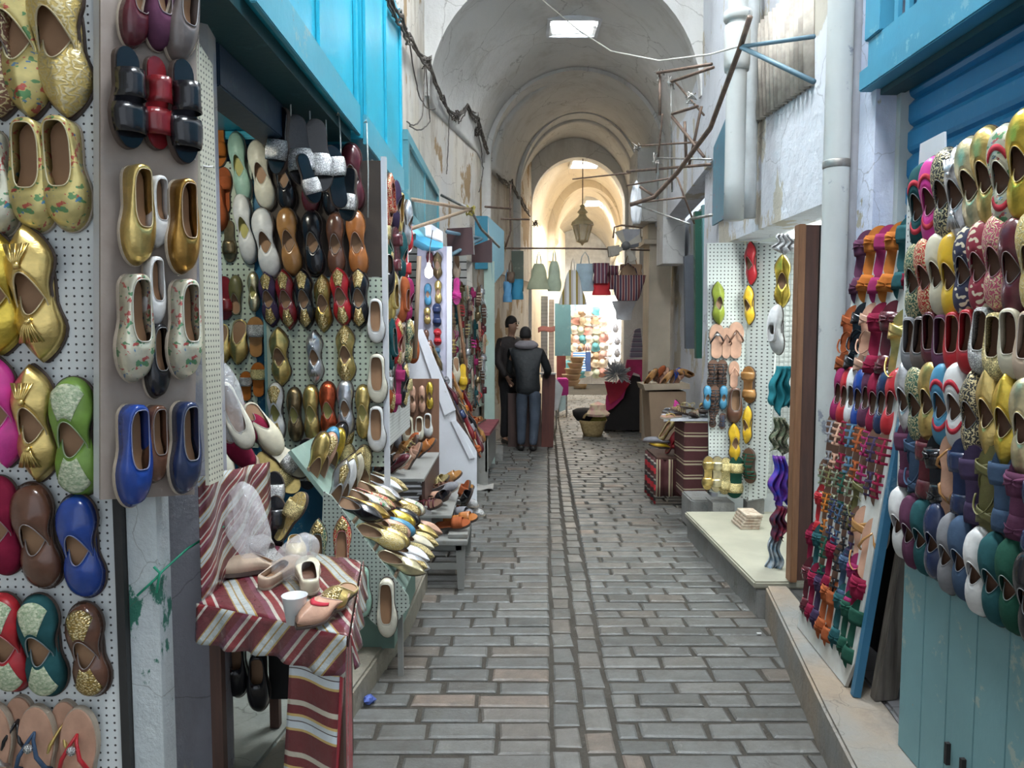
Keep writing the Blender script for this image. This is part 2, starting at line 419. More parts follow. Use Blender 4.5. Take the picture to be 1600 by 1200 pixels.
        if style=='cross':
            out.append(('strap',with_mat(cached(('C1',),lambda:band_mb(.62,.74,.042,sh=.018).mesh('strap',True,.0025)),cm)))
            out.append(('strap',with_mat(cached(('C2',),lambda:band_mb(.60,.72,.045,sh=-.018).mesh('strap',True,.0025)),cm)))
            out.append(('heel_strap',with_mat(cached(('C3',),lambda:MB().grid(lambda a,b:Vector((wprof(.30-.26*math.sin(a*PI),False)*1.02*math.cos(a*PI),((.30-.27*math.sin(a*PI))-.5)*Ls,.02+.03*math.sin(a*PI)+.010*b)),14,3).mesh('strap',True,.002)),cm)))
        if style=='bow':
            def f():
                m=MB()
                for sg in(-1,1):
                    m.grid(lambda a,b:Vector((sg*(.002+.034*a),.045+(b-.5)*(.014+.030*a)*1.0,.052+.010*math.sin(a*PI)-.012*a+.004*math.cos(b*9))),7,5)
                return m.mesh('bow',True,.002)
            out.append(('bow',with_mat(cached(('Bw',),f),cm)))
        if style=='multi':
            for i,(a,b,h) in enumerate(((.34,.39,.050),(.50,.55,.050),(.64,.69,.040),(.77,.81,.030))):
                out.append(('strap',with_mat(cached(('M',i),lambda a=a,b=b,h=h:band_mb(a,b,h).mesh('strap',True,.002)),cm)))
            out.append(('strap',with_mat(cached(('Mc',),lambda:MB().grid(lambda a,b:Vector(((b-.5)*.010,(.36+.44*a-.5)*Ls,.054-.024*a**2)),7,2).mesh('strap',True,.002)),cm)))
    SM[key]=out; return out
def orient(toe,n):
    y=Vector(toe).normalized(); z=(Vector(n)-y*Vector(n).dot(y)).normalized(); x=y.cross(z)
    return Matrix((x,y,z)).transposed()
def shoe(style,col,pos,toe,n,L,label,group,deco=None,ins=None):
    nm,w,cat=STY[style]
    o=empty(nm,label,cat,pos,group)
    o.rotation_mode='QUATERNION'; o.rotation_quaternion=orient(toe,n).to_quaternion(); s=L/Ls; o.scale=(s,s,s)
    first=None
    for pn,me in parts(style,col,deco,ins):
        c=link(pn,me,None,first if pn in('piping','embroidery','tassel','band','bow','buckle') and first else o)
        if pn in('upper','strap') and first is None: first=c
    return o
ORD=['first','second','third','fourth','fifth','sixth','seventh','eighth','ninth','tenth','eleventh','twelfth','thirteenth']
ROW=['top row','second row','third row','fourth row','fifth row','sixth row','seventh row','eighth row','ninth row']
def rot_in(v,n,deg): return Matrix.Rotation(math.radians(deg),3,n)@v
def pair(style,col,p,v,n,H,lab,group,deco=None,ins=None,tilt=0,k=1.34,wide=1):
    """two shoes nested heel to heel: one toe up, one toe down"""
    v=rot_in(v,n,tilt); L=H/k; d=L*(k-1)/2
    a=shoe(style,col,p+v*d+n*(.010+.022*L/.27),v,n,L,'toe-up '+lab,group,deco,ins)
    b=shoe(style,col,p-v*d+n*.010,-v,n,L,'toe-down '+lab,group,deco,ins)
    if wide!=1:
        for o in(a,b): o.scale.x*=wide; o.scale.z*=1+(wide-1)*.4
def lab(col,style,i,row,board): return f"{col} {STY[style][1]}, {ORD[i]} from left in {ROW[row]}, {board}"
# ================================================================ SETTING
X3=Vector((1,0,0)); Y3=Vector((0,1,0)); Z3=Vector((0,0,1))
PL_L=plaster('old cream plaster',(.66,.60,.50),(.60,.58,.55),(.32,.25,.18),(.34,.23,.12),.7)
PL_R=plaster('white limewash',(.70,.73,.78),(.62,.64,.68),(.40,.40,.42),(.50,.46,.38),.45)
PL_V=plaster('vault limewash',(.67,.655,.62),(.60,.595,.575),(.36,.33,.28),None,.5,.8)
PL_W=plaster('warm far limewash',(.76,.67,.52),(.70,.62,.50),(.45,.35,.24),None,.4)
PL_G=plaster('grey blue pillar plaster',(.36,.36,.40),(.30,.31,.35),(.20,.18,.16),(.42,.40,.38),.5,1.6)
CONC=plaster('worn concrete',(.27,.265,.25),(.21,.21,.195),(.17,.15,.13),None,.6,2)
# ---- floor: stone setts
def left_curb(Y): return -.745+(Y-2.87)*.128 if Y<4.2 else -.575+(Y-4.2)*.02 if Y<9 else -.48
def build_floor():
    m=MB(); vals=[]
    def sett(x0,x1,y0,y1,h,r):
        g=.006; x0+=g;x1-=g;y0+=g;y1-=g; c=.012
        j=[R.uniform(-.006,.006) for _ in range(8)]
        vs=[(x0+j[0],y0+j[1],-.02),(x1+j[2],y0+j[3],-.02),(x1+j[4],y1+j[5],-.02),(x0+j[6],y1+j[7],-.02)]
        t1=[(v[0]+(c*.4 if k in(0,3) else -c*.4),v[1]+(c*.4 if k<2 else -c*.4),h-.006) for k,v in enumerate(vs)]
        t2=[(v[0]+(c*1.2 if k in(0,3) else -c*1.2),v[1]+(c*1.2 if k<2 else -c*1.2),h) for k,v in enumerate(vs)]
        m.add(vs+t1+t2,[(0,1,5,4),(1,2,6,5),(2,3,7,6),(3,0,4,7),(4,5,9,8),(5,6,10,9),(6,7,11,10),(7,4,8,11),(8,9,10,11)])
        vals.extend([r]*9)
    Y=-1.0; k=0
    while Y<20:
        dy=R.uniform(.115,.15); XL=left_curb(Y)-.1; c0=.165+.045*(Y-3); c1=c0+.27-.006*max(0,Y-3)
        xr=c0
        while xr>XL-.3:     # left field
            w=R.uniform(.20,.36) if Y<9 else R.uniform(.18,.3)
            sett(xr-w,xr,Y,Y+dy,R.uniform(-.004,.003),R.random()); xr-=w
            if xr< -1.6: break
        x=c1; first=True
        while x<2.9:
            w=R.uniform(.20,.36); w=w*.5 if first and k%2 else w; first=False
            sett(x,x+w,Y,Y+dy,R.uniform(-.003,.003)-.0,R.random()); x+=w
        Y+=dy; k+=1
    for side in (0,1):
        Y=-1+.07*side
        while Y<20:
            dy=R.uniform(.17,.23); c0=.165+.045*(Y-3); w=.27-.006*max(0,Y-3); mid=c0+w*.5
            a,b=(c0,mid) if side==0 else (mid,c0+w)
            sett(a,b,Y,Y+dy,-.006+R.uniform(-.003,.002),R.random()); Y+=dy
    nb=len(m.f)
    m.add([(-4,-3,-.010),(6,-3,-.010),(6,30,-.010),(-4,30,-.010)],[(0,1,2,3)]); vals.append(.5)
    me=bpy.data.meshes.new('floor'); me.from_pydata(m.v,[],m.f); me.update()
    at=me.attributes.new('stone','FLOAT','FACE'); at.data.foreach_set('value',vals)
    me.polygons.foreach_set('material_index',[0]*nb+[1])
    mt,nt,p=base('grey stone setts'); co=coord(nt)
    a=N(nt,'ShaderNodeAttribute',attribute_name='stone')
    col=ramp(nt,a.outputs['Fac'],[(0,(.085,.09,.085)),(.35,(.125,.13,.125)),(.75,(.17,.172,.162)),(.97,(.14,.12,.10)),(1,(.24,.18,.14))])
    col=mix(nt,ramp(nt,noise(nt,co,12,8,.7),[(.3,0),(.75,.75)]),col,(.065,.058,.048))
    col=mix(nt,ramp(nt,noise(nt,co,1.3,4),[(.5,0),(.68,.55)]),col,(.075,.065,.053))
    nt.links.new(col,p.inputs['Base Color'])
    nt.links.new(ramp(nt,noise(nt,co,5,5),[(.35,.30),(.7,.62)]),p.inputs['Roughness']); bump(nt,p,noise(nt,co,22,8,.65),.55,.012)
    me.materials.append(mt); me.materials.append(mat('dirt joints',(.065,.058,.048),.9,bs=80,bst=.6,dist=.01,spec=.2))
    o=link('floor',me); o['kind']='structure'
build_floor()
# ---- kerbs and raised slabs
def slab(name,poly,z0,z1,mt,bev=.012):
    o=struct(name,MB().prism([(x,y,z0) for x,y in poly],(0,0,z1-z0)),mt,bevel=bev); return o
LK=[(-.98,1.0),(-.745,2.87),(-.575,4.2),(-.56,5.0)]
slab('trim_1',LK+[(-.72,5.0),(-.735,4.2),(-.90,2.87),(-1.13,1.0)],-.02,.125,plaster('kerb stone left',(.26,.235,.18),(.21,.19,.155),(.11,.095,.075),None,.5,3))
slab('trim_2',[(-3,1.0),(-1.135,1.0),(-.905,2.87),(-.74,4.2),(-.725,5.0),(-3,5.0)],-.02,.115,plaster('pale slab',(.27,.29,.26),(.23,.24,.21),(.13,.12,.1),None,.4,2))
RK=[(1.03,1.6),(1.24,2.96),(1.49,4.42)]
slab('trim_3',RK+[(1.62,4.42),(1.50,2.96),(1.30,1.6)],-.02,.20,plaster('kerb stone right',(.28,.22,.16),(.22,.22,.205),(.13,.105,.085),None,.5,2.5))
slab('trim_4',[(1.305,1.6),(1.505,2.96),(1.56,3.9),(2.8,3.9),(2.8,1.6)],-.02,.198,stripes('grey tiles',1,.33,[(0,(.12,.12,.12)),(.02,(.22,.215,.22))],.35,bst=.05))
slab('trim_5',[(1.415,6.2),(1.43,4.44),(2.6,4.44),(2.6,6.2)],.17,.215,mat('cream door step slab',(.40,.385,.30),.5,vs=3,bst=.1),.01)
slab('trim_6',[(1.435,6.19),(1.45,4.45),(2.6,4.45),(2.6,6.19)],-.02,.169,CONC,.005)
# ---- walls
def wall(name,pts,z0,z1,mt,t):
    """vertical wall along a plan polyline, thickness t outwards (sign = side)"""
    m=MB(); pts=[Vector((x,y,0)) for x,y in pts]; off=[]
    for i,p in enumerate(pts):
        a=pts[max(0,i-1)]; b=pts[min(len(pts)-1,i+1)]; d=(b-a).normalized(); off.append(p+Vector((d.y,-d.x,0))*t)
    poly=[Vector((p.x,p.y,z0)) for p in pts]+[Vector((p.x,p.y,z0)) for p in off[::-1]]
    return struct(name,m.prism(poly,(0,0,z1-z0)),mt)
def XL(Y): return -.82 if Y<8 else -.82+(Y-8)*.185 if Y<10 else -.45+(Y-10)*.19
def XR(Y): return 1.78 if Y<6.6 else 1.78+(Y-6.6)*.08 if Y<10.6 else 2.1
wall('wall_left',[(-1.9,-1.5),(-1.9,4.3)],0,6.6,PL_L,-.2)
wall('wall_left_upper',[(-.86,-1.5),(-.86,5.62)],3.9,6.6,PL_L,-.9)
wall('wall_left_mid',[(-.84,5.75),(-.84,8.0),(-.45,10.0),(-.38,11),(.35,14)],2.55,6.6,PL_L,-.2)
wall('wall_left_low',[(-1.5,4.5),(-1.5,8.7)],0,2.6,mat('dim stall wall',(.35,.30,.25),.8),-.15)
wall('wall_left_far',[(-.50,9.75),(-.42,11),(.30,13.98)],0,2.55,PL_L,-.2)
wall('wall_right_low',[(1.82,6.72),(1.88,7.6),(2.32,9.3),(2.45,11.3),(2.45,14)],0,3.2,PL_R,.2)
wall('wall_right_upper',[(1.78,3.86),(1.78,7.0),(2.1,10.6),(2.1,14)],3.2,6.6,PL_R,.25)
struct('wall_right_lintel',MB().box((1.78,4.13,2.42),(2.02,6.7,3.2)),PL_R)
struct('wall_right_pier',MB().box((1.76,3.80,.19),(2.06,4.12,6.5)),plaster('lilac white pier',(.66,.70,.82),(.50,.53,.66),(.34,.33,.34),(.42,.38,.3),.4,1.8))
struct('wall_right_room',MB().box((2.75,3.9,.2),(2.8,6.62,2.5)).box((1.80,6.62,.0),(2.8,6.70,2.5)).box((2.03,3.9,2.43),(2.8,6.5,2.5)),mat('white shop wall',(.75,.78,.76),.7))
struct('wall_right_near',MB().box((2.25,-1.5,.0),(2.3,3.8,3.5)).box((1.98,-1.5,3.55),(2.3,3.8,6.5)).box((1.62,-1.5,0),(1.8,1.3,3.5)),PL_R)
# ---- vaults
def vault(name,Y0,Y1,xl,xr,zs,rise,mt,holes=(),n=44,step=.16,solid=.14):
    ny=max(3,int((Y1-Y0)/step)+1); m=MB()
    def fn(a,b):
        Y=Y0+(Y1-Y0)*b; l=xl(Y); r=xr(Y); c=(l+r)/2; w=(r-l)/2; an=PI*(1-a)
        wv=.012*math.sin(Y*3.1+a*9)+.01*math.sin(Y*1.3-a*5)
        return Vector((c+(w+wv)*math.cos(an),Y,zs+(rise+wv)*math.sin(an)))
    def skip(i,j):
        p=fn((i+.5)/(n-1),(j+.5)/(ny-1))
        return any(x0<p.x<x1 and y0<p.y<y1 and p.z>zs+rise*.5 for x0,x1,y0,y1 in holes)
    m.grid(fn,n,ny,skip=skip)
    me=m.mesh(name,True); o=link(name,me,mt); o['kind']='structure'
    md=o.modifiers.new('thick','SOLIDIFY'); md.thickness=solid; md.offset=1 
    return o
def shaft(i,x0,x1,y0,y1,z0,z1,power,col=(.9,.96,1)):
    m=MB(); t=.04
    m.box((x0-t,y0-t,z0),(x0,y1+t,z1)).box((x1,y0-t,z0),(x1+t,y1+t,z1)).box((x0,y0-t,z0),(x1,y0,z1)).box((x0,y1,z0),(x1,y1+t,z1))
    struct(f'window_{i}',m,mat('white shaft paint',(.8,.82,.85),.8))
    g=struct(f'window_{i+20}',MB().box((x0,y0,z1-.05),(x1,y1,z1-.03)),mat('daylit frosted pane',(.93,.97,1.0),.5,emit=14,bst=0))
    l=bpy.data.lights.new('skylight daylight','AREA'); l.shape='RECTANGLE'; l.size=x1-x0; l.size_y=y1-y0; l.energy=power; l.color=col
    lo=bpy.data.objects.new('skylight daylight',l); C.objects.link(lo); lo.location=((x0+x1)/2,(y0+y1)/2,z1-.07)
nl=lambda Y:-1.0; nr=lambda Y:2.0
vault('ceiling',-2.5,7.62,nl,nr,4.75,1.55,PL_V,holes=[(.0,1.0,.4,2.2),(.0,1.0,3.9,5.7)],n=48)
shaft(1,.0,1.0,.4,2.2,6.25,6.8,230); shaft(2,.0,1.0,3.9,5.7,6.25,6.8,230)
vault('ceiling_main',7.6,10.6,XL,XR,3.95,1.27,PL_V,holes=[(.46,.96,9.0,9.4)],step=.13,n=60)
shaft(3,.44,.98,8.96,9.44,5.185,5.6,50)
vault('ceiling_second',10.95,12.7,lambda Y:XL(Y)+.02,lambda Y:2.12,3.95,1.24,PL_V)
vault('ceiling_third',13.0,14.1,lambda Y:.12,lambda Y:2.10,3.92,1.22,PL_V)
def ringrib(name,Y0,Y1,cx,hw,zs,rise,th,mt,n=40,base_z=0):
    m=MB(); vs=[]
    for Y in(Y0,Y1):
        for k in range(n+1):
            a=PI*(1-k/n); vs.append((cx+hw*math.cos(a),Y,zs+rise*math.sin(a)))
            vs.append((cx+(hw+th)*math.cos(a),Y,zs+(rise+th)*math.sin(a)))
    s=2*(n+1); fs=[]
    for k in range(n):
        a=2*k; fs+=[(a,a+2,a+3,a+1),(s+a+1,s+a+3,s+a+2,s+a),(a,s+a,s+a+2,a+2),(a+1,a+3,s+a+3,s+a+1)]
    m.add(vs,fs); 
    if base_z is not None:
        m.box((cx-hw-th,Y0,base_z),(cx-hw,Y1,zs)); m.box((cx+hw,Y0,base_z),(cx+hw+th,Y1,zs))
    return struct(name,m,mt,smooth=False)
ringrib('ceiling_rib',10.55,11.0,.88,1.17,3.98,1.18,.30,PL_V,base_z=2.6)
ringrib('ceiling_rib_far',12.65,13.05,1.11,.97,3.98,1.20,.35,PL_V,base_z=2.6)
# spandrel over the mouth of the main vault
def spandrel(name,Y,t,cx,hw,zs,rise,xa,xb,zt,mt,n=30,zb=None):
    m=MB(); 
    arc=[(cx+hw*math.cos(PI*(1-k/n)),zs+rise*math.sin(PI*(1-k/n))) for k in range(n+1)]
    for k in range(n):
        (a0,b0),(a1,b1)=arc[k],arc[k+1]; m.add([(a0,Y,b0),(a1,Y,b1),(a1,Y,zt),(a0,Y,zt)],[(0,1,2,3)]); m.add([(a0,Y+t,b0),(a1,Y+t,b1),(a1,Y+t,zt),(a0,Y+t,zt)],[(3,2,1,0)]); m.add([(a0,Y,b0),(a0,Y+t,b0),(a1,Y+t,b1),(a1,Y,b1)],[(0,1,2,3)])
    z=zb if zb is not None else zs
    m.box((xa,Y,z),(cx-hw,Y+t,zt)); m.box((cx+hw,Y,z),(xb,Y+t,zt))
    return struct(name,m,mt)
spandrel('wall_mouth',7.58,.1,.51,1.31,3.95,1.27,-1.05,2.1,6.6,PL_V)
spandrel('wall_end',14.05,.3,1.20,.84,3.93,.86,.0,2.6,5.4,PL_V,zb=0)
# beyond the arch
FL=lambda Y:.30+(Y-14.3)*.18; FR=lambda Y:2.15+(Y-14.3)*.10
wall('wall_left_beyond',[(FL(14.3),14.3),(FL(20.4),20.4)],0,4.2,PL_W,-.2)
wall('wall_right_beyond',[(2.22,14.3),(FR(24),24)],0,4.2,PL_W,.2)
vault('ceiling_beyond',14.3,17.2,FL,FR,3.8,1.15,PL_W,holes=[(1.15,1.65,14.6,15.3)])
vault('ceiling_beyond_far',17.3,24,lambda Y:FL(min(Y,18))+.1,lambda Y:FR(Y)-.1,3.7,1.1,PL_W,holes=[(1.75,2.15,18.2,19.0)])
ringrib('ceiling_rib_beyond',17.0,17.35,1.66,.72,3.8,1.0,.25,PL_W,base_z=3.2)
shaft(4,1.15,1.65,14.6,15.3,4.85,5.3,90,(1,.97,.9)); shaft(5,1.75,2.15,18.2,19.0,4.7,5.1,120,(1,.97,.9))
struct('wall_back',MB().box((0,24,0),(4.5,24.2,5)),mat('bright white end wall',(.85,.86,.86),.8))
# square stone pillar on the right
pb=struct('wall_pillar',MB().box((2.02,11.4,-.01),(2.34,11.9,2.95)).box((1.93,11.35,2.95),(2.42,11.95,3.02)).box((2.0,11.4,3.03),(2.40,11.9,3.25)),mat('beige dressed stone',(.50,.43,.33),.75,vs=2,bst=.15))
struct('wall_pillar_upper',MB().box((1.80,11.2,3.26),(2.42,11.95,4.3)),PL_V)
# left stall carcass: pillar, stall ceiling, back
struct('wall_pillar_left',MB().prism([(-1.26,2.385,0),(-1.00,2.60,0),(-1.02,2.72,0),(-1.95,2.72,0),(-1.95,2.385,0)],(0,0,3.6)),PL_G)
struct('wall_stall_back',MB().box((-1.95,4.32,.1),(-.86,4.4,3.6)),painted('stall blue',(.01,.14,.27),(.25,.4,.42)))
struct('ceiling_stall',MB().box((-1.9,2.6,2.78),(-1.0,4.32,2.82)),mat('yellowed stall ceiling',(.46,.48,.33),.5,color2=(.33,.36,.25)))
struct('wall_stall_left',MB().box((-1.93,3.0,.1),(-1.88,4.32,2.8)),painted('stall blue',(0,0,0),(0,0,0)))
# ================================================================ BUILT-IN THINGS
TURQ=painted('turquoise gloss paint',(.03,.48,.66),(.16,.58,.68),amt=.35,rough=.32)
TEAL=painted('weathered teal paint',(.10,.32,.38),(.30,.42,.40),amt=.6)
BLUE=painted('shutter blue paint',(.015,.22,.46),(.08,.34,.52),amt=.4,rough=.42,sc=.8)
BLUE2=painted('blue frame paint',(.06,.30,.44),(.22,.42,.48),amt=.6,rough=.5)
PALE=painted('pale turquoise board paint',(.17,.33,.35),(.36,.40,.33),rust=(.30,.24,.16),amt=.7,rough=.6)
WH=painted('white gloss paint',(.72,.74,.78),(.62,.62,.62),rust=(.4,.36,.3),amt=.3,rough=.35)
GREYW=painted('grey white worn paint',(.27,.27,.25),(.20,.18,.15),rust=(.13,.1,.07),amt=.7)
DKW=wood('dark brown wood',(.10,.045,.03),(.05,.025,.02)); MDW=wood('orange brown wood',(.30,.15,.07),(.17,.08,.04)); LTW=wood('pale bare wood',(.38,.28,.19),(.26,.18,.12))
IRON=mat('rusty iron',(.13,.09,.075),.65,metal=.5,color2=(.22,.15,.11),vs=25); GALV=mat('galvanised iron',(.42,.42,.40),.45,metal=.7,color2=(.28,.25,.22),vs=20)
BIRON=painted('blue grey iron paint',(.14,.24,.30),(.3,.38,.4),amt=.4)
PEG_W=pegboard('white pegboard',(.78,.82,.82),s=.0235,r=.15); PEG_G=pegboard('pale green pegboard',(.50,.58,.47),s=.030,r=.19)
PEG_R=pegboard('white pegboard right',(.66,.70,.66),s=.030,r=.18); PEG_YZ=pegboard('cream pegboard side',(.56,.55,.44),s=.018,r=.2,ax=(1,2)); PEG_YW=pegboard('white pegboard alley side',(.62,.64,.62),s=.022,r=.17,ax=(1,2))
ROPE=mat('twisted string',(.55,.58,.55),.8,vs=80); CABLE=mat('old black cable',(.06,.05,.045),.7,color2=(.14,.12,.10),vs=20); WIRE=mat('white cable',(.62,.60,.55),.6)
# ---- turquoise overhanging box on the left
def overbox():
    t=empty('overhead_cabinet','bright turquoise painted wooden cabinet overhanging the left stall','cabinet',(-.85,1.2,2.70))
    for(y0,y1,z0,x1) in((2.5,4.18,2.76,-.83),(4.20,5.62,2.72,-.80)):
        nm='body'
        obj(nm,MB().box((-1.7,y0,z0),(x1,y1,3.95)),TURQ,t,bevel=.006)
        obj('bottom_rail',MB().box((x1+.001,y0,z0-.03),(x1+.024,y1,z0+.13)),painted('turquoise rail paint',(.08,.40,.52),(.30,.42,.42),amt=.7,rough=.4),t,bevel=.004)
        ys=[y0+.02,y0+.5*(y1-y0),y1-.06]
        for y in ys: obj('stile',MB().box((x1+.001,y,z0+.13),(x1+.018,y+.05,3.95)),TURQ,t,bevel=.003)
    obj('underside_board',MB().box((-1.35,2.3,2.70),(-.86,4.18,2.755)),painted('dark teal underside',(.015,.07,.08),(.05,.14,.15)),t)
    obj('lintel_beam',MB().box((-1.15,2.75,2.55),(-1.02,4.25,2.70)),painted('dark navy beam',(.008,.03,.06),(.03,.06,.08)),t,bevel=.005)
    obj('end_bracket',MB().prism([(-.86,5.55,2.72),(-.86,5.62,2.72),(-.86,5.62,2.35),(-.86,5.55,2.60)],(.04,0,0)),TURQ,t)
    for ch in t.children: ch.location=-Vector(t.location)
overbox()
def T(name,label,cat,org=(0,0,0),group=None): # thing whose parts are given in world coordinates
    return empty(name,label,cat,org,group)
def PT(t,name,mb,mt,**k):
    o=obj(name,mb,mt,t,**k); o.location=-Vector(t.location); return o
# lattice window on the left wall
t=T('lattice_screen','dull teal wooden lattice window screen beyond the turquoise overhead cabinet','screen',(-.8,7.0,2.6))
PT(t,'frame',MB().box((-.83,5.80,3.10),(-.77,8.25,3.18)).box((-.83,5.80,2.52),(-.77,8.25,2.60)).box((-.83,5.80,2.6),(-.77,5.88,3.1)).box((-.83,8.17,2.6),(-.77,8.25,3.1)).box((-.83,7.0,2.6),(-.78,7.06,3.1)),TEAL,bevel=.004)
m=MB(); 
for i in range(34):
    y=5.9+i*.068; m.box((-.80,y,2.6),(-.79,y+.022,3.1))
for i in range(10):
    z=2.62+i*.05; m.box((-.812,5.88,z),(-.802,8.17,z+.014))
PT(t,'lattice',m,painted('grey teal lattice',(.13,.26,.28),(.3,.34,.32)))
PT(t,'backing',MB().box((-.835,5.86,2.58),(-.825,8.2,3.12)),mat('dusty backing board',(.10,.16,.17),.9))
tag(struct('door_1',MB().box((-.90,5.66,1.0),(-.80,5.80,2.72)),TURQ),'narrow turquoise door post below the overhead cabinet end','post') if False else None
# blue shutter leaf further on
t=T('window_shutter','small light blue wooden shutter leaf folded open on the far left wall','shutter',(-.4,9.9,2.5))
PT(t,'leaf',MB().box((-.46,9.60,2.45),(-.30,9.66,3.10)),painted('mid blue leaf',(.02,.20,.30),(.1,.3,.36)),bevel=.004)
PT(t,'side_panel',MB().prism([(-.30,9.62,3.10),(-.10,9.9,2.95),(-.10,9.9,2.45),(-.24,9.66,2.25)],(.0,.03,0)),painted('pale blue leaf',(.28,.48,.55),(.4,.5,.52)))
# ---- stringy cables on the left wall
def wire(name,label,pts,r,mt,cat='cable',sag=0,n=10,jit=.0,group=None,k=6):
    P=[]; pts=[Vector(p) for p in pts]
    for a,b in zip(pts[:-1],pts[1:]):
        for i in range(n):
            t=i/n; p=a.lerp(b,t); p.z-=sag*4*t*(1-t); P.append(p+Vector((R.uniform(-jit,jit),R.uniform(-jit,jit),R.uniform(-jit,jit))))
    P.append(pts[-1])
    o=obj(name,MB().tube(P,r,k),mt,None,smooth=True); return tag(o,label,cat,group)
WL=[(-.82,3.6,4.6),(-.80,4.9,4.05),(-.80,5.6,4.0),(-.79,6.6,4.05),(-.78,7.4,3.72),(-.62,9.05,3.42),(-.42,10.2,3.0),(-.36,10.9,2.75)]
def wl(px,py,Y,off=.03):  # point on the left upper wall line
    x=(XL(Y)+off); p=at_x(px,py,x); return p
def pw(px,py,off=.05):
    w=[(-.84,4.0),(-.84,8.0),(-.45,10.0),(-.38,11),(.35,14)]
    for (x0,y0),(x1,y1) in zip(w[:-1],w[1:]):
        n=Vector((y1-y0,-(x1-x0),0)).normalized(); p=at_plane(px,py,Vector((x0,y0,0))+n*off,n)
        if y0-.01<=p.y<=y1+.01: return p
    q=at_y(px,py,13.6); return q if px>780 else at_plane(px,py,Vector((-.84+off,4,0)),Vector((1,0,0)))
base_pts=[pw(x,y) for x,y in((600,-20),(622,30),(640,60),(668,98),(690,150),(711,180))]
far_pts=[pw(x,y,.07) for x,y in((711,180),(728,172),(745,185),(756,225),(768,255),(783,280),(798,288),(812,312),(826,335))]
for i in range(5):
    o=.02*i
    a=[p+Vector((R.uniform(0,.03),0,R.uniform(-.07,.07))) for p in base_pts]
    wire('wall_cable','sagging black cable in the tangled bundle along the left wall',a,R.uniform(.006,.014),CABLE,jit=.010,sag=.05,group='tangled cables on the left wall')
    b=[p+Vector((R.uniform(0,.03),0,R.uniform(-.07,.07))) for p in [a[-1]]+far_pts[1:]]
    wire('wall_cable','thin black cable running on from the bundle toward the vault rib',b,R.uniform(.006,.012),CABLE,jit=.010,sag=.03,group='tangled cables on the far left wall')
for (pts,lb) in (([ (640,60),(655,150),(680,170)],'loose cable loop hanging from the upper bundle'),([(665,100),(672,190),(640,197)],'cable loop drooping toward the lattice screen'),([(664,90),(660,180),(636,190)],'second drooping cable loop beside the turquoise cabinet'),([(702,175),(700,230),(698,272)],'vertical black cable dropping between the wall stains'),([(745,185),(752,230),(755,262),(748,300)],'thin cable dangling below the rib springing')):
    Yx={640:6.4,665:6.9,664:6.9,702:8.3,745:9.3}[pts[0][0]]
    wire('wall_cable',lb,[pw(x,y,.06) for i,(x,y) in enumerate(pts)],.006,CABLE,sag=.05,jit=.004)
for k,(px,py,Y) in enumerate(((667,98,6.9),(711,182,8.5),(746,204,9.4),(836,349,12.2))):
    m=MB()
    for i in range(7):
        p=pw(px,py,.06); q=[p+Vector((R.uniform(-.05,.05),R.uniform(-.03,.03),R.uniform(-.07,.06))) for _ in range(5)]
        m.tube(q,.006,5)
    tag(obj('cable_knot',m,CABLE,smooth=True),['dark frayed cable knot near the turquoise cabinet corner','dark cable knot midway along the left wall','small cable knot where the loop turns down','cable knot beside the bright far arch'][k],'cable')
# white cable crossing the vault
tag(wire('ceiling_cable','x y z w',[at_y(835,-10,7.9),at_y(905,48,8.3),at_y(955,80,7.4),at_y(1030,95,6.4),at_y(1110,85,5.6),at_y(1155,72,5.0)],.007,WIRE,n=12),'white cable strung across the vault from skylight to iron pole','cable')
# ---- pipes on the right
def vpipe(name,label,px,Y,dia,z0,z1,mt,bands=()):
    X=(px-800)/F*Y; t=T(name,label,'pipe',(X,Y,z0)); PT(t,'pipe',MB().tube([(X,Y,z0+(z1-z0)*i/12) for i in range(13)],dia/2,20),mt,smooth=True)
    for z,h,k in bands: PT(t,'collar' if k>1.1 else 'bracket',MB().tube([(X,Y,z),(X,Y,z+h*.15),(X,Y,z+h*.85),(X,Y,z+h)],[dia/2*k*.93,dia/2*k,dia/2*k,dia/2*k*.93],20),mt if k>1.1 else GALV,smooth=True)
    return t
PIPE=painted('chalky white pipe paint',(.60,.62,.60),(.16,.18,.24),rust=(.35,.33,.3),amt=.8,sc=.7)
vpipe('drain_pipe','thick chalky white drainpipe beside the lilac pier, wire tie round it',1299,4.05,.135,.2,5.45,PIPE,((2.53,.045,1.06),))
vpipe('drain_pipe','farther white drainpipe with wide collar, behind the rusty slanting pole',1142,5.35,.135,2.45,5.4,PIPE,((3.45,.30,1.28),(3.78,.06,1.4)))
vpipe('conduit_pipe','slim grey pipe just right of the thick near drainpipe',1327,4.0,.05,.2,5.45,mat('grey conduit',(.33,.33,.36),.6))
vpipe('conduit_pipe','slim pale pipe just right of the farther collared drainpipe',1166,5.6,.09,2.5,5.4,mat('pale conduit',(.58,.60,.60),.6))
# corrugated sheet
def corr():
    m=MB(); n=60
    c=[at_x(1170,203,1.775),at_x(1272,133,1.775),at_x(1272,-40,1.775),at_x(1165,65,1.775)]
    y0,y1=c[1].y,c[0].y
    def fn(a,b):
        p0=c[0].lerp(c[1],a); p1=c[3].lerp(c[2],a); p=p0.lerp(p1,b); p.x=1.75+.026*math.cos(a*2*PI*17); return p
    m.grid(fn,153,3); return m
tag(obj('corrugated_sheet',corr(),mat('weathered grey brown corrugated sheet',(.50,.45,.38),.75,color2=(.30,.26,.22),vs=9),solid=.004,smooth=True),'weathered corrugated sheet fixed slantwise high on the white wall','sheet')
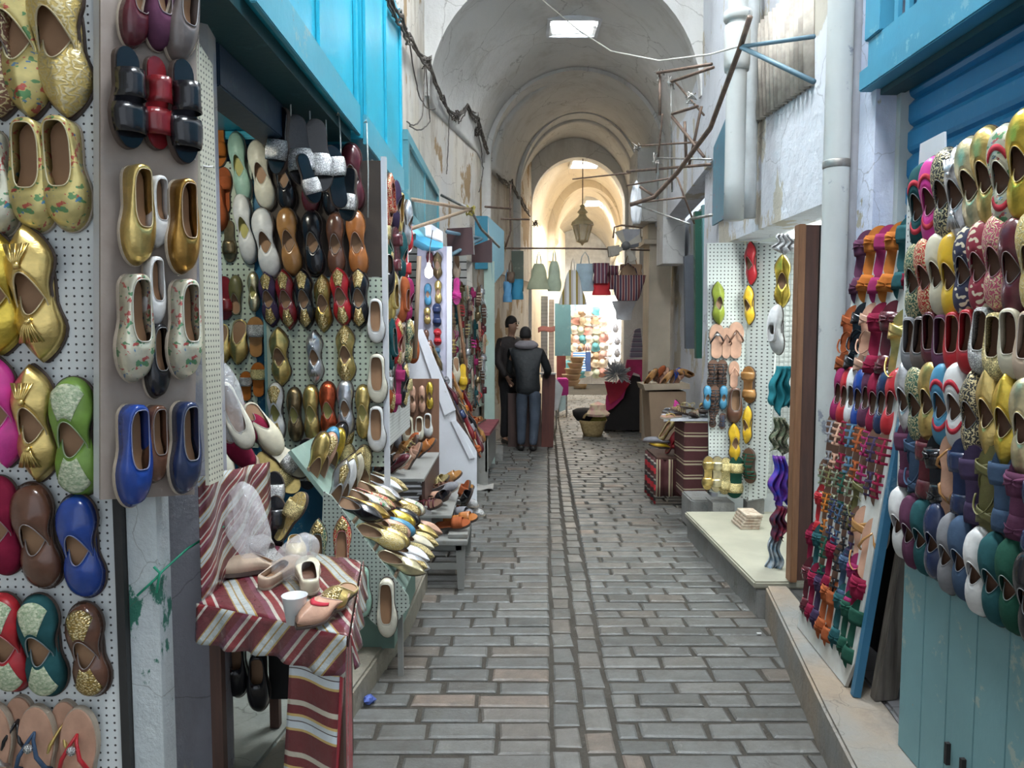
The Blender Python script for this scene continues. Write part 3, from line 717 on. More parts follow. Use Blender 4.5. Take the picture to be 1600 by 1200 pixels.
# iron poles
def rod(name,label,pts,r,mt,cat='pole',k=8,group=None):
    return tag(obj(name,MB().tube(pts,r,k),mt,smooth=True),label,cat,group)
jn=at_y(1157,73,4.55)
rod('slanting_pole','long rusty brown pole slanting down from the white pipes',[at_y(1172,26,4.4),jn,at_y(1110,200,5.1),at_y(1058,270,5.7),at_y(1022,308,6.0),at_y(985,320,6.1)],.017,IRON)
t=T('wall_bracket','blue grey forked iron bracket holding the slanting rusty pole','bracket',(1.6,4.2,3.2))
PT(t,'arm',MB().tube([jn,at_y(1272,57,4.02)],.012,8),BIRON,smooth=True); PT(t,'arm',MB().tube([jn,at_y(1272,128,4.02)],.014,8),BIRON,smooth=True)
# scaffold of thin rods on right side
rk=T('hanging_rack','spidery welded iron display rack jutting from the right wall under the vault','rack',(1.5,6,2.8))
def rr(a,b,r=.009,m_=IRON,Ya=6.4,Yb=None):
    Yb=Yb or Ya; PT(rk,'bar',MB().tube([at_y(a[0],a[1],Ya),at_y(b[0],b[1],Yb)],r,6),m_,smooth=True)
for a,b,Ya,Yb in (((1027,114),(1112,100),6.2,5.6),((1031,116),(1031,180),6.2,6.2),((1048,128),(1115,105),6.3,5.8),((1048,128),(1050,300),6.3,6.6),((1050,178),(1090,166),6.3,5.9),((1035,178),(1026,270),6.2,6.5),
    ((1050,182),(1100,245),6.3,5.8),((1055,128),(1100,180),6.3,5.9),((995,228),(1092,222),6.9,5.9),((1028,247),(1112,249),6.4,5.8),((1028,247),(1028,315),6.4,6.6),((980,268),(1110,257),7.0,5.8),((895,280),(985,270),8.6,7.0),
    ((980,290),(1056,277),7.0,6.1),((988,318),(1070,308),6.8,6.0),((988,318),(1078,350),6.8,6.1),((1080,342),(1112,336),6.2,5.8),((1058,277),(1085,350),6.1,6.2),((1070,190),(1072,250),6.1,6.1),((1000,292),(1020,305),6.7,6.6),((1096,166),(1076,262),5.9,6.1)):
    rr(a,b,.008 if R.random()<.6 else .012,IRON if R.random()<.6 else GALV,Ya,Yb)
for k in range(5):
    p=at_y([1031,1050,995,1028,1080][k],[116,128,228,247,150][k],[6.2,6.3,6.9,6.4,5.9][k]); m=MB()
    for i in range(4): m.tube([p+Vector((R.uniform(-.04,.04),R.uniform(-.03,.03),R.uniform(-.06,.05))) for _ in range(4)],.005,5)
    PT(rk,'wire_tie',m,GALV,smooth=True)
# left brackets
t=T('awning_bracket','bare wooden awning poles tied with yellow cord on left wall','bracket',(-.8,6,2.3))
a=at_y(735,327,7.6)
for p in (at_y(622,308,5.9),at_y(634,360,5.9),at_y(690,305,7.9)): PT(t,'pole',MB().tube([a,p],.016,8),LTW if p.z<3 else GALV,smooth=True)
m=MB()
for i in range(8): m.tube([a+Vector((R.uniform(-.05,.05),R.uniform(-.03,.03),R.uniform(-.06,.04))) for _ in range(4)],.007,5)
PT(t,'cord_tie',m,mat('yellow cord',(.40,.34,.08),.8),smooth=True)
PT(t,'pole',MB().tube([a,at_y(752,358,8.2),at_y(780,386,8.8)],.014,8),GALV,smooth=True)
t=T('bracket_arm','blue grey iron arms carrying the dark brown sign boards','bracket',(-.7,7.6,2.3))
e=at_y(752,373,8.0)
PT(t,'arm',MB().tube([at_y(698,362,7.4),e],.018,8),BIRON,smooth=True); PT(t,'arm',MB().tube([at_y(700,401,7.4),e],.020,8),BIRON,smooth=True)
t=T('sign_board','larger dark brown blank board hung above the second left stall','board',at_y(717,383,7.6))
PT(t,'board',MB().prism([at_y(x,y,7.6) for x,y in((698,357),(738,355),(740,397),(699,401))],(0,.03,0)),mat('dark maroon board',(.06,.025,.025),.35)); PT(t,'hanging_wire',MB().tube([at_y(739,352,7.58),at_y(741,398,7.58)],.004,6),GALV)
tag(obj('sign_board',MB().prism([at_y(x,y,8.3) for x,y in((737,385),(769,373),(769,410),(737,410))],(0,.03,0)),mat('dark maroon board',(.06,.025,.025),.35)),'smaller dark brown board right of the larger one','board')
rod('cable_stay','iron upright with two stubby arms beside the blue shutter leaf',[at_y(798,288,10.4),at_y(797,326,10.4),at_y(798,360,10.4),at_y(790,386,10.4)],.012,IRON)
rod('iron_arm','short rusty arm from the upright over the blue shutter leaf',[at_y(758,323,10.0),at_y(798,326,10.4)],.014,IRON)
rod('iron_arm','lower rusty arm pointing right from the upright',[at_y(783,342,10.2),at_y(827,343,10.6)],.012,IRON)
rod('hanging_rail','long thin rail spanning the alley above the hanging bags',[at_y(780,388,10.9),at_y(905,388,11.1),at_y(1015,391,11.2)],.012,IRON)
# white awning slab, pale column left
t=T('shop_canopy','small white and blue canopy above the bare bulb on the left','canopy',(-.7,7.2,2.3))
PT(t,'top_panel',MB().prism([at_y(x,y,6.9) for x,y in((661,352),(675,351),(692,362),(692,380),(657,366))],(-.1,.3,0)),WH)
PT(t,'blue_edge',MB().prism([at_y(x,y,6.88) for x,y in((650,362),(657,367),(692,380),(692,387),(672,386),(650,374))],(-.1,.3,0)),BLUE2)
# roller shutter right (near)
def shutter():
    m=MB(); nz=110
    def fn(a,b):
        z=.2+(3.0)*a; f=(z/.105)%1; d=.012*abs(math.sin(f*PI))**.5-(.02 if f<.08 else 0)
        return Vector((2.10-d*1.6,-1.3+(3.92+1.3)*b,z))
    # profiled slats
    m=MB(); zs=[]; z=.2
    while z<3.1: zs+= [(z,0),(z+.012,.018),(z+.03,.026),(z+.10,.026),(z+.115,.012),(z+.128,0)]; z+=.13
    vs=[]; 
    for y in(-1.2,3.82): vs+=[(1.925-d,y,zz) for zz,d in zs]
    n=len(zs); m.add(vs,[(i,i+1,n+i+1,n+i) for i in range(n-1)])
    return m
s_=T('roller_shutter','bright blue ribbed roller shutter behind the right-hand shoe board','shutter',(2.1,3,.2))
PT(s_,'slats',shutter(),BLUE,solid=.003); PT(s_,'guide_rail',MB().box((1.86,3.76,.2),(1.94,3.80,3.1)),painted('dusty white rail',(.55,.58,.55),(.4,.38,.3)))
PT(s_,'scrap_sticker',MB().box((1.893,2.90,2.44),(1.897,2.93,2.52)),mat('torn paper',(.7,.7,.65),.8))
PT(s_,'scrap_sticker',MB().box((1.893,2.62,2.52),(1.897,2.645,2.62)),mat('torn paper',(.7,.7,.65),.8))
b_=T('window_box','blue painted projecting window box with slim bars, top right','window',(1.8,3,2.9))
bz=2.86
PT(b_,'sill_board',MB().box((1.70,-1.2,bz),(2.12,3.86,bz+.10)),BLUE2,bevel=.006)
PT(b_,'apron_board',MB().box((1.73,-1.2,bz+.10),(1.77,3.84,bz+.24)),BLUE2,bevel=.005)
PT(b_,'corner_post',MB().box((1.72,3.70,bz+.24),(1.80,3.86,4.4)),BLUE2,bevel=.005)
for i in range(12):
    y=3.62-i*.10; PT(b_,'bar',MB().box((1.755,y-.018,bz+.24),(1.775,y+.018,4.3)),BLUE2)
PT(b_,'back_panel',MB().box((1.86,-1.0,bz+.2),(1.88,3.72,4.4)),painted('deeper blue panel',(.02,.14,.26),(.05,.2,.3)))
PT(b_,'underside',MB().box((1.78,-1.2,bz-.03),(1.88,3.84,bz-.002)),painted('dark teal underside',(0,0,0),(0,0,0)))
# leaning boards at right: pale turquoise door leaf, dark planks, blue strip
t=T('door_leaf','weathered pale turquoise plank door leaf standing open at lower right','door',(1.3,2.3,.2))
def planks(x0,x1,y0,y1,z0,z1,n,mt,t,nm='plank'):
    for i in range(n):
        a=i/n; b=(i+1)/n
        p=[(x0+(x1-x0)*a,y0+(y1-y0)*a,z0),(x0+(x1-x0)*b-.002,y0+(y1-y0)*b-.004,z0)]
        d=Vector((y1-y0,-(x1-x0),0)).normalized()*.03
        PT(t,nm,MB().prism([Vector((p[0][0],p[0][1],z0)),Vector((p[1][0],p[1][1],z0)),Vector((p[1][0],p[1][1],z1)),Vector((p[0][0],p[0][1],z1))],d if d.x>0 else -d),mt,bevel=.004)
planks(1.395,1.36,2.68,1.75,.2,1.25,6,PALE,t)
for yy in (2.33,2.24): PT(t,'bolt_slot',MB().box((1.368 if yy>2.3 else 1.363,yy,.33),(1.385,yy+.014,.40)),mat('black gap',(.01,.01,.01),.9))
t=T('plank','dark weathered plank leaning beside the blue-edged sandal board','plank',(1.47,3.06,.2))
o1=Vector((1.465,3.00,.2)); PT(t,'plank',MB().prism([o1,o1+Vector((.10,.02,0)),o1+Vector((.10+.27,.02,1.85)),o1+Vector((.25,0,1.85))],(0,.05,0)),wood('weathered dark plank',(.20,.18,.15),(.06,.05,.04)),bevel=.004)
tag(obj('dark_sheet',MB().box((1.70,2.72,.2),(1.73,3.78,2.15)),mat('black shop gloom',(.008,.008,.009),.95,spec=.1)),'black sheet standing in for shop shade behind the turquoise door leaf','curtain')  # flat black sheet put in place of the shade inside the shop
t=T('plank','blue painted plank inside the dark gap behind the door leaf','plank',(1.9,3.0,.2))
PT(t,'plank',MB().box((1.62,2.76,.2),(1.66,2.84,2.1)),painted('deep blue plank',(.005,.06,.28),(.02,.12,.3)))
t=T('door_post','dark brown timber door post standing left of the thick drainpipe','post',(1.68,4.4,.2))
PT(t,'post',MB().box((1.635,4.42,.216),(1.675,4.50,2.30)),MDW,bevel=.004); PT(t,'rebate',MB().box((1.68,4.46,.216),(1.765,4.50,2.30)),DKW)
PT(t,'recess_shade',MB().box((1.77,4.46,.22),(1.80,4.62,2.3)),mat('dark recess shade',(.02,.018,.016),.9))  # near-black box that paints the shade of the recess beside the post
# ================================================================ SHOE DISPLAYS
def hangpair(plane,nrm,items,board,group,row,up=Z3,k=1.34,off=0):
    nrm=Vector(nrm).normalized(); upv=(up-nrm*up.dot(nrm)).normalized()
    for i,it in enumerate(sorted(items,key=lambda q:q[0])):
        px,t,b,st,col=it[:5]; o=it[5] if len(it)>5 else {}
        c=at_plane(px,(t+b)/2,plane,nrm); a=at_plane(px,t,plane,nrm); e=at_plane(px,b,plane,nrm)
        H=(a-e).length; l=lab(col,st,i,row,board); mode=o.get('m','p')
        kw=dict(deco=o.get('d'),ins=o.get('i'))
        if mode=='p': pair(st,col,c+nrm*off,upv,nrm,H,l,group,tilt=o.get('t',0),k=o.get('k',k),wide=o.get('w',1),**kw)
        else:
            v=rot_in(upv if mode=='u' else -upv,nrm,o.get('t',0)); n2=nrm
            if 'n' in o: n2=Vector(o['n']).normalized()
            s=shoe(st,col,c+nrm*(.012+o.get('off',off)),v,n2,H,('toe-up ' if mode=='u' else 'toe-down ')+l,group,**kw)
            s.scale.x*=o.get('w',1)
def board_thing(label,plane,nrm,poly,mt,thick=.012,name='pegboard',edge=None,cat='board'):
    nrm=Vector(nrm).normalized(); P=[at_plane(x,y,plane,nrm) if not isinstance(x,Vector) else x for x,y in poly]
    t=T(name,label,cat,P[0]); PT(t,'panel',MB().prism(P,-nrm*thick),mt)
    if edge:
        for a,b in edge:
            A,B=P[a],P[b]; PT(t,'edge_strip',MB().tube([A-nrm*.004,B-nrm*.004],.009,6),MDW)
    return t
# ---- near left pegboard (faces the camera)
NL=(0,2.26,0); nN=Vector((0,-1,0))
t=T('pegboard','white pegboard at the near left covered with hanging slippers','board',(-1.6,2.26,.25))
PT(t,'panel',MB().box((-2.4,2.26,.12),(-1.165,2.272,3.1)),PEG_W)
PT(t,'edge_strip',MB().box((-1.187,2.25,.12),(-1.162,2.276,3.1)),mat('dark edge strip',(.03,.03,.03),.6))
g='footwear on the near left pegboard'; B='near pegboard'
D=lambda **k:k
rows=[[(3,-40,190,'pointed','patterned brown',D(w=1.5)),(42,-45,190,'pointed','floral gold',D(t=6,w=1.5)),(105,-52,190,'pointed','patterned gold',D(t=3,w=1.5))],
[(2,205,372,'loafer','floral cream',D(m='d',t=4,w=1.2)),(62,193,366,'loafer','floral gold',D(m='d',w=1.2)),(112,190,364,'loafer','floral gold',D(m='d',t=2,w=1.2))],
[(8,360,556,'pointed','yellow gold',D(w=1.5)),(66,355,567,'pointed','gold',D(d='tassel',t=4,w=1.45))],
[(12,553,730,'pointed','pink',D(t=3,w=1.4)),(66,568,752,'pointed','gold',D(d='tassel',w=1.45)),(128,588,775,'round','green',D(d='embw',w=1.45))],
[(12,740,897,'round','crimson',D(w=1.45)),(68,750,918,'round','brown',D(t=5,w=1.45)),(135,768,932,'round','blue',D(t=3,w=1.45))],
[(22,920,1078,'round','red',D(d='embw',t=3,w=1.45)),(76,922,1085,'round','teal',D(d='embw',t=3,w=1.45)),(146,935,1085,'round','brown',D(d='emb',t=3,w=1.45))],
[(8,1090,1252,'flip','silver',D(m='u',w=.95,off=.03)),(38,1085,1235,'flip','black',D(m='u',w=.95,off=.0)),(73,1093,1258,'flip','slate blue',D(m='u',d='emb',w=.95,off=.03)),(108,1092,1240,'flip','gold',D(m='u',w=.95,off=0)),(138,1096,1262,'flip','red',D(m='u',d='emb',w=.95,off=.03))]]
for r,it in enumerate(rows): hangpair(NL,nN,it,B,g,r)
# ---- brown card panel turned toward the alley
pA=Vector((-1.155,2.15,0)); pB=Vector((-.955,2.33,0)); uu=(pB-pA).normalized(); nP=Vector((uu.y,-uu.x,0)); 
P0=at_plane(157,-40,pA,nP); P1=at_plane(312,-40,pA,nP); P2=at_plane(304,773,pA,nP); P3=at_plane(157,781,pA,nP)
t=T('shoe_board','worn grey-brown hardboard panel of slip-on shoes beside the white post','board',(-1.05,2.25,1.2))
PT(t,'panel',MB().prism([P0,P1,P2,P3],-nP*.014),mat('grey brown hardboard',(.36,.31,.27),.75,color2=(.27,.22,.19),vs=5))
PT(t,'batten',MB().prism([P3-nP*.015,P3-nP*.015+uu*.03,P0-nP*.015+uu*.03,P0-nP*.015],-nP*.06),WH); PT(t,'batten',MB().prism([P2-nP*.015-uu*.05,P2-nP*.015-uu*.02,P1-nP*.015-uu*.02,P1-nP*.015-uu*.05],-nP*.06),WH)
g='slip-ons on the hardboard side panel'; B='hardboard panel'
rows=[[(205,-62,80,'loafer','burgundy',D(m='d',t=-6)),(240,-60,82,'loafer','plum',D(m='d')),(277,-50,103,'loafer','grey brown',D(m='d',t=-6))],
[(192,80,236,'wide','black',D(m='d',off=.03,w=1.1)),(240,92,236,'wide','dark red',D(m='d',off=.01)),(280,98,258,'wide','black',D(m='d',off=.02))],
[(203,262,417,'loafer','gold',D(m='d',off=.02)),(239,277,388,'loafer','white',D(m='d')),(274,284,430,'loafer','golden brown',D(m='d',off=.02))],
[(199,430,597,'loafer','floral cream',D(m='d',off=.02)),(233,402,512,'loafer','white',D(m='d')),(238,506,623,'loafer','black',D(m='d')),(276,438,592,'loafer','floral cream',D(m='d',off=.02))],
[(197,630,790,'loafer','blue',D(m='d',off=.02)),(235,632,755,'loafer','brown',D(m='d')),(277,626,770,'loafer','navy',D(m='d',off=.02))]]
nT=(nP+Vector((.55,.12,0))).normalized()
for r,it in enumerate(rows):
    for q in it: q[5]['n']=nT
    hangpair(pA,nP,it,B,g,r)
t=T('wooden_post','white painted square post under the hardboard panel with green chipped paint','post',(-1.1,2.2,.12))
PT(t,'post',MB().box((-1.16,2.275,.12),(-1.07,2.36,3.2)),plaster('white post paint',(.58,.63,.64),(.48,.53,.55),(.22,.2,.16),(.03,.16,.11),.35,2.5))
tag(obj('green_string',MB().tube([(-1.13,2.265,.90),(-1.075,2.265,.95),(-1.06,2.29,.97),(-1.04,2.42,1.0),(-.985,2.58,1.03)],.004,6).tube([(-1.07,2.262,.91),(-1.06,2.265,.97),(-1.075,2.26,.99)],.004,6),mat('green nylon string',(.02,.35,.20),.5),smooth=True),'green nylon string tied round the white post','string')
t=T('pegboard','narrow cream pegboard strip seen edge-on beside the hardboard panel','board',(-.93,2.42,1.2))
q=[at_plane(x,y,(-.93,2.33,0),Vector((.995,-.10,0))) for x,y in((309,68),(328,82),(347,735),(340,760))]
PT(t,'panel',MB().prism([Vector((-.935,2.345,.98+.24)),Vector((-.93,2.45,1.22)),Vector((-.93,2.45,2.52)),Vector((-.935,2.345,2.56))],(-.012,0,0)),PEG_YZ)
wire('white_tie','white string tied to the cream pegboard strip',[(-.99,2.33,2.19),(-.95,2.335,2.21),(-.92,2.40,2.2)],.003,mat('white string',(.7,.7,.68),.7),'string',sag=.01)
# ---- main stall (boards face the camera)
YM=4.17
t=T('pegboard','wide pale green pegboard at the back of the left stall','board',(-.9,4.2,1.0))
PT(t,'panel',MB().box((-1.33,YM+.002,.95),(-.70,YM+.014,1.98)),PEG_G); PT(t,'frame_rail',MB().box((-1.345,YM,.95),(-1.33,YM+.03,2.6)),PALE); PT(t,'frame_rail',MB().box((-.70,YM-.005,.72),(-.672,YM+.03,2.62)),WH)
PT(t,'upper_panel',MB().box((-1.33,YM+.002,1.985),(-.70,YM+.014,2.6)),mat('dark brown upper panel',(.06,.045,.035),.7))
t=T('pegboard','small pale green pegboard left of the blue painted strip','board',(-1.4,4.2,1.2))
PT(t,'panel',MB().box((-1.78,YM+.03,1.05),(-1.40,YM+.045,2.6)),PEG_G)
tag(obj('blue_panel',MB().box((-1.44,YM+.05,.9),(-1.33,YM+.07,2.5)),painted('stall blue',(0,0,0),(0,0,0))),'vertical blue painted plank between the two green pegboards','plank')
nM=Vector((0,-1,0)); PMn=(0,YM,0)
g='slippers on the main green pegboard'; B='main stall board'
rows=[[(412,220,330,'round','ivory',D(w=1.2,t=8)),(447,232,332,'round','black',D(w=1.2,t=4)),(487,236,336,'round','burgundy',D(w=1.2)),(518,240,340,'round','black',D(w=1.1)),(553,225,332,'round','burgundy',D(w=1.25,t=4))],
[(419,326,436,'round','white',D(w=1.25,t=8)),(455,325,432,'round','tan',D(w=1.2,t=6)),(492,329,434,'round','black',D(w=1.25,t=4)),(527,333,434,'round','brown',D(w=1.15)),(560,329,434,'round','orange brown',D(w=1.2,t=3))],
[(423,424,512,'pointed','purple',D(d='emb',w=1.35,t=5)),(450,421,516,'pointed','dark red',D(d='emb',w=1.3,t=5)),(478,420,516,'pointed','black',D(d='emb',w=1.3,t=3)),(507,429,520,'pointed','dark gold',D(d='emb',w=1.3)),(535,417,512,'pointed','red',D(d='emb',w=1.35,t=5)),(563,418,515,'pointed','black',D(d='emb',w=1.35))],
[(440,511,603,'pointed','gold',D(w=1.4,t=2)),(494,516,600,'pointed','silver',D(d='tassel',w=1.3)),(542,507,600,'pointed','gold',D(d='emb',w=1.35))],
[(434,597,690,'round','white',D(d='emb',w=1.1,i='y')),(463,604,690,'round','bronze',D(w=1.1,i='y')),(489,600,690,'round','gold',D(w=1.1,i='y')),(515,595,684,'round','copper red',D(w=1.2,i='y')),(542,592,682,'round','silver',D(w=1.15)),(569,600,686,'round','gold',D(w=1.1,i='y'))],
[(545,692,758,'round','glitter gold',D(m='u',w=1.1)),(570,694,760,'round','glitter gold',D(m='u',w=1.1))]]
for r,it in enumerate(rows): hangpair(PMn,nM,it,B,g,r)
g='slippers on the small green pegboard'; B='small stall board'
rows=[[(378,208,318,'round','mint',D(i='y',t=6)),(343,185,262,'slide','orange',D(m='d')),(352,262,335,'slide','rust',D(m='u'))],
[(386,303,414,'round','white',D(i='y',t=6)),(346,290,362,'boot','rust',D(m='d',w=1.1)),(360,345,410,'slide','bronze',D(m='d'))],
[(352,432,500,'slide','dark red',D(m='d',w=1.2)),(370,430,492,'round','olive',D(m='u')),(398,425,487,'round','pale gold',D(i='y',w=1.1))],
[(350,507,570,'pointed','gold',D(m='d',w=1.3)),(375,500,570,'pointed','gold',D(m='d',w=1.4,t=-5)),(401,495,558,'slide','tan',D(m='u',d='s',w=1.3))],
[(360,578,620,'slide','silver',D(m='u',w=1.1)),(386,580,626,'slide','orange',D(m='u',d='s',w=1.3)),(405,566,620,'slide','orange',D(m='u',d='g',w=1.3))]]
for r,it in enumerate(rows): hangpair((0,YM+.03,0),nM,it,B,g,r)
# hanging cluster on strings
g='silver banded slides hanging on strings'
hooks=[(452,92,250),(482,115,255),(508,155,300),(530,180,275),(573,192,340)]
for i,(px,a,b) in enumerate(hooks):
    Y=[3.5,3.6,3.75,3.85,3.95][i]; p=at_y(px,a,Y); q=at_y(px+2,b,Y)
    tag(obj('string',MB().tube([p,p.lerp(q,.5)+Vector((.004,0,0)),q],.0035,6).tube([p+Vector((-.012,0,.0)),p+Vector((0,-.01,.012)),p],.004,6),ROPE,smooth=True),['leftmost','second','third','fourth','fifth'][i]+' pale twisted string hanging from the turquoise cabinet hooks','string')
wd=['leftmost','second','third','fourth','fifth','sixth','lowest']
for i,(px,t0,b0,Y,rot) in enumerate(((437,168,272,3.5,-8),(468,180,290,3.52,6),(497,186,300,3.6,4),(524,228,325,3.7,10),(545,262,345,3.8,-6),(482,240,318,3.45,20))):
    a=at_y(px,t0,Y);b=at_y(px,b0,Y);c=(a+b)/2
    n=Vector((math.sin(math.radians(rot*4)),-1,.25)).normalized()
    s=shoe('slide','black',c,rot_in(-Z3 if i!=3 else Z3,n,rot),n,(a-b).length,f'{wd[i]} black slide with glittering silver band, hanging in the string cluster',g,deco='s',ins='b'); s.scale.x*=1.15
# edge of stall: ballet flats on a post
g='ballet flats down the white post'
for i,(px,a,b,c) in enumerate(((588,467,536,'white'),(590,553,630,'ivory'),(589,634,706,'white'))):
    p=at_y(px,(a+b)/2,YM-.03); shoe('ballet',c,p,-Z3,nM,(at_y(px,a,YM)-at_y(px,b,YM)).length,['topmost white','middle ivory','lowest white'][i]+' ballet flat hanging down the white post right of the main stall board',g).scale.x*=1.2
# alley-side board with mixed pointed shoes (faces the alley, seen obliquely)
t=T('pegboard','narrow alley-side pegboard crowded with mixed pointed shoes','board',(-.80,5.2,1.1))
PT(t,'panel',MB().box((-.80,4.42,.95),(-.788,5.9,2.66)),PEG_YW)
nA=Vector((.93,-.36,0)).normalized()
cl=['patterned green','gold','magenta','dark green','red','patterned red','silver','black','burgundy','beige','purple','rust','glitter gold','teal']
sty=['pointed','pointed','round','ploafer','slide','loafer']
k=0
for r,z in enumerate((2.48,2.20,1.90,1.60,1.32)):
    for c,y in enumerate((4.55,4.80,5.05,5.32,5.62)):
        col=cl[(k*5+r)%len(cl)]; st=sty[(k*3+r)%len(sty)]; p=Vector((-.78,y,z+R.uniform(-.02,.02))); lb=lab(col,st,c,r,'alley side board')
        if (k%3)==0: shoe(st,col,p,rot_in(-Z3,nA,R.uniform(-6,6)),nA,.27,'toe-down '+lb,'shoes on the alley side pegboard',deco='emb' if st=='pointed' else None)
        else: pair(st,col,p,Z3,nA,.33,lb,'shoes on the alley side pegboard',deco='emb' if st=='pointed' and k%2 else None,tilt=R.uniform(-6,6))
        k+=1
# ---- brown board farther on
t=T('shoe_board','brown wooden panel of pale loafers beside the white stair-shaped stand','board',(-1.0,6.6,.9))
PT(t,'panel',MB().prism([at_y(x,y,6.62) for x,y in((596,592),(686,592),(686,745),(596,745))],(0,.02,0)),wood('mid brown panel',(.26,.13,.08),(.18,.09,.05)))
g='loafers on the brown panel'; B='brown panel'
rows=[[(612,598,643,'round','gold'),(626,597,643,'round','gold'),(645,602,645,'round','nude'),(660,602,645,'round','nude'),(672,596,640,'round','yellow gold')],
[(622,646,700,'round','grey'),(639,650,697,'loafer','cream',D(m='d',w=1.2)),(656,650,688,'loafer','ivory',D(m='d',w=1.2)),(669,645,683,'loafer','white',D(m='d',w=1.2))],
[(648,690,722,'mule','rust',D(m='u',w=1.3)),(665,688,722,'mule','rust',D(m='u',w=1.3))]]
for r,it in enumerate(rows): hangpair((0,6.60,0),nM,it,B,g,r)
for i,(px,a,b,st,c,Y,l) in enumerate(((612,503,570,'boot','beige',5.95,'beige suede ankle boot hanging above the brown panel'),(645,515,568,'loafer','rust',6.7,'rust brown loafer hung on the white stand top'),(604,398,462,'boot','black',4.35,'shiny black ankle boot hanging beside the main stall board'),(668,540,590,'loafer','nude',6.95,'pinkish tan loafer just right of the bamboo pole foot'),(636,345,395,'loafer','red',5.95,'bright red loafer with tan lining high on the alley side'))):
    p=at_y(px,(a+b)/2,Y); H=(at_y(px,a,Y)-at_y(px,b,Y)).length; shoe(st,c,p,-Z3,(.3,-1,.1),H,l,None).scale.x*=1.15
# ---- white stair-shaped side panel + rack
t=T('shoe_stand','white painted stair-shaped shoe stand side facing the camera','stand',(-.6,6.9,.08))
prof=[(630,508),(648,516),(660,540),(688,592),(711,643),(713,658),(731,682),(745,707),(745,795),(688,800),(650,742),(652,600),(630,590)]
PT(t,'side_panel',MB().prism([at_y(x,y,6.85) for x,y in prof],(0,.03,0)),WH)
PT(t,'trim_strip',MB().prism([at_y(x,y,6.83) for x,y in((648,516),(660,514),(712,641),(694,650))],(0,.02,0)),WH,bevel=.004)
PT(t,'trim_strip',MB().prism([at_y(x,y,6.835) for x,y in((704,658),(712,656),(742,716),(733,718))],(0,.015,0)),WH,bevel=.003)
a=at_y(655,520,6.9); b=at_y(742,706,6.9)
PT(t,'sloping_shelf',MB().prism([a+Vector((0,0,-.06)),b+Vector((0,0,-.06)),b+Vector((0,0,-.04)),a+Vector((0,0,-.04))],(0,1.5,0)),DKW)
g='shoes on the sloping rack behind the white stand'; sl=(b-a).normalized(); ns=Vector((-sl.z,0,sl.x)); ns=ns if ns.z>0 else -ns
k=0
for j,y in enumerate((7.05,7.3,7.6,7.95)):
    for i in range(7):
        u=.10+i*.175
        col=['brown','burgundy','rust','black','grey','dark red','orange','bronze','navy','tan'][(k*7)%10]; st=['slide','loafer','cross','round'][k%4]
        shoe(st,col,a+sl*u+Vector((0,y-6.9,0))+ns*.01,rot_in(sl,ns,R.uniform(-15,15)),ns,.25,f'{col} {STY[st][1]}, {ORD[i]} down file {ORD[j]} of the white stand rack',g); k+=1
# leaning poles
tag(obj('broom_pole',MB().tube([at_y(655,400,6.0),at_y(648,560,6.05)],.018,10),LTW,smooth=True),'pale wooden pole standing between the hanging shoes and bare bulb','pole')
tag(obj('wooden_prop',MB().tube([at_y(711,440,8.3),at_y(731,598,7.9)],.017,8),MDW,smooth=True),'thin brown pole propped against the dark second stall','pole')
# ---- second stall
t=T('shoe_board','pale lilac strip board of slippers right of the bare bulb','board',(-.8,7.2,1.5))
PT(t,'panel',MB().prism([at_y(x,y,7.25) for x,y in((652,385),(706,385),(706,640),(652,640))],(0,.03,0)),mat('pale lilac board',(.52,.52,.62),.6))
PT(t,'edge_strip',MB().prism([at_y(x,y,7.22) for x,y in((698,385),(706,385),(706,640),(698,640))],(0,.02,0)),WH)
g='slippers on the lilac board'; B='lilac board'
rows=[[(672,393,432,'round','burgundy',D(w=1.2)),(684,394,437,'pointed','bronze',D(w=1.4))],[(669,443,478,'round','light blue',D(w=1.3)),(685,438,475,'round','gold',D(w=1.2))],[(668,480,507,'round','gold',D(w=1.6)),(683,474,511,'slide','navy',D(w=1.5))],[(684,513,540,'bow','red',D(w=1.8)),(666,515,545,'round','brown',D(w=1.3))],[(684,543,562,'cross','denim blue',D(w=1.8)),(668,560,590,'loafer','nude',D(w=1.2,m='d'))]]
for r,it in enumerate(rows): hangpair((0,7.20,0),nM,it,B,g,r)
b_=tag(obj('light_bulb',MB().lathe([(.001,-.06),(.028,-.045),(.036,-.015),(.030,.02),(.014,.045),(.012,.07),(.001,.075)],at_y(670,424,6.7),14),mat('glowing bulb',(.86,.85,1.0),.5,emit=60,bst=0),smooth=True),'bare glowing white bulb hanging before the lilac board','lamp')
wire('bulb_flex','thin flex holding the bare glowing bulb',[at_y(670,416,6.7),at_y(672,385,6.72),at_y(676,360,6.9)],.004,CABLE)
t=T('roller_shutter','half-raised grey roller shutter behind the second left stall','shutter',(-.9,8.9,2.0))
m=MB()
for i in range(9): z=1.85+i*.09; m.box((-1.3,8.86,z),(-.52,8.875,z+.075))
PT(t,'slats',m,mat('dull steel slats',(.42,.41,.38),.45,metal=.4)); PT(t,'backing',MB().box((-1.3,8.88,1.8),(-.52,8.89,2.7)),mat('dark gap',(.03,.03,.03),.9))
tag(obj('dark_sheet',MB().grid(lambda a,b:Vector((-1.05+.5*a,8.75+.03*math.sin(a*20),.6+1.25*b)),16,4),mat('black cloth',(.015,.013,.013),.9),solid=.004),'dark cloth filling the second stall behind the propped pole','cloth')
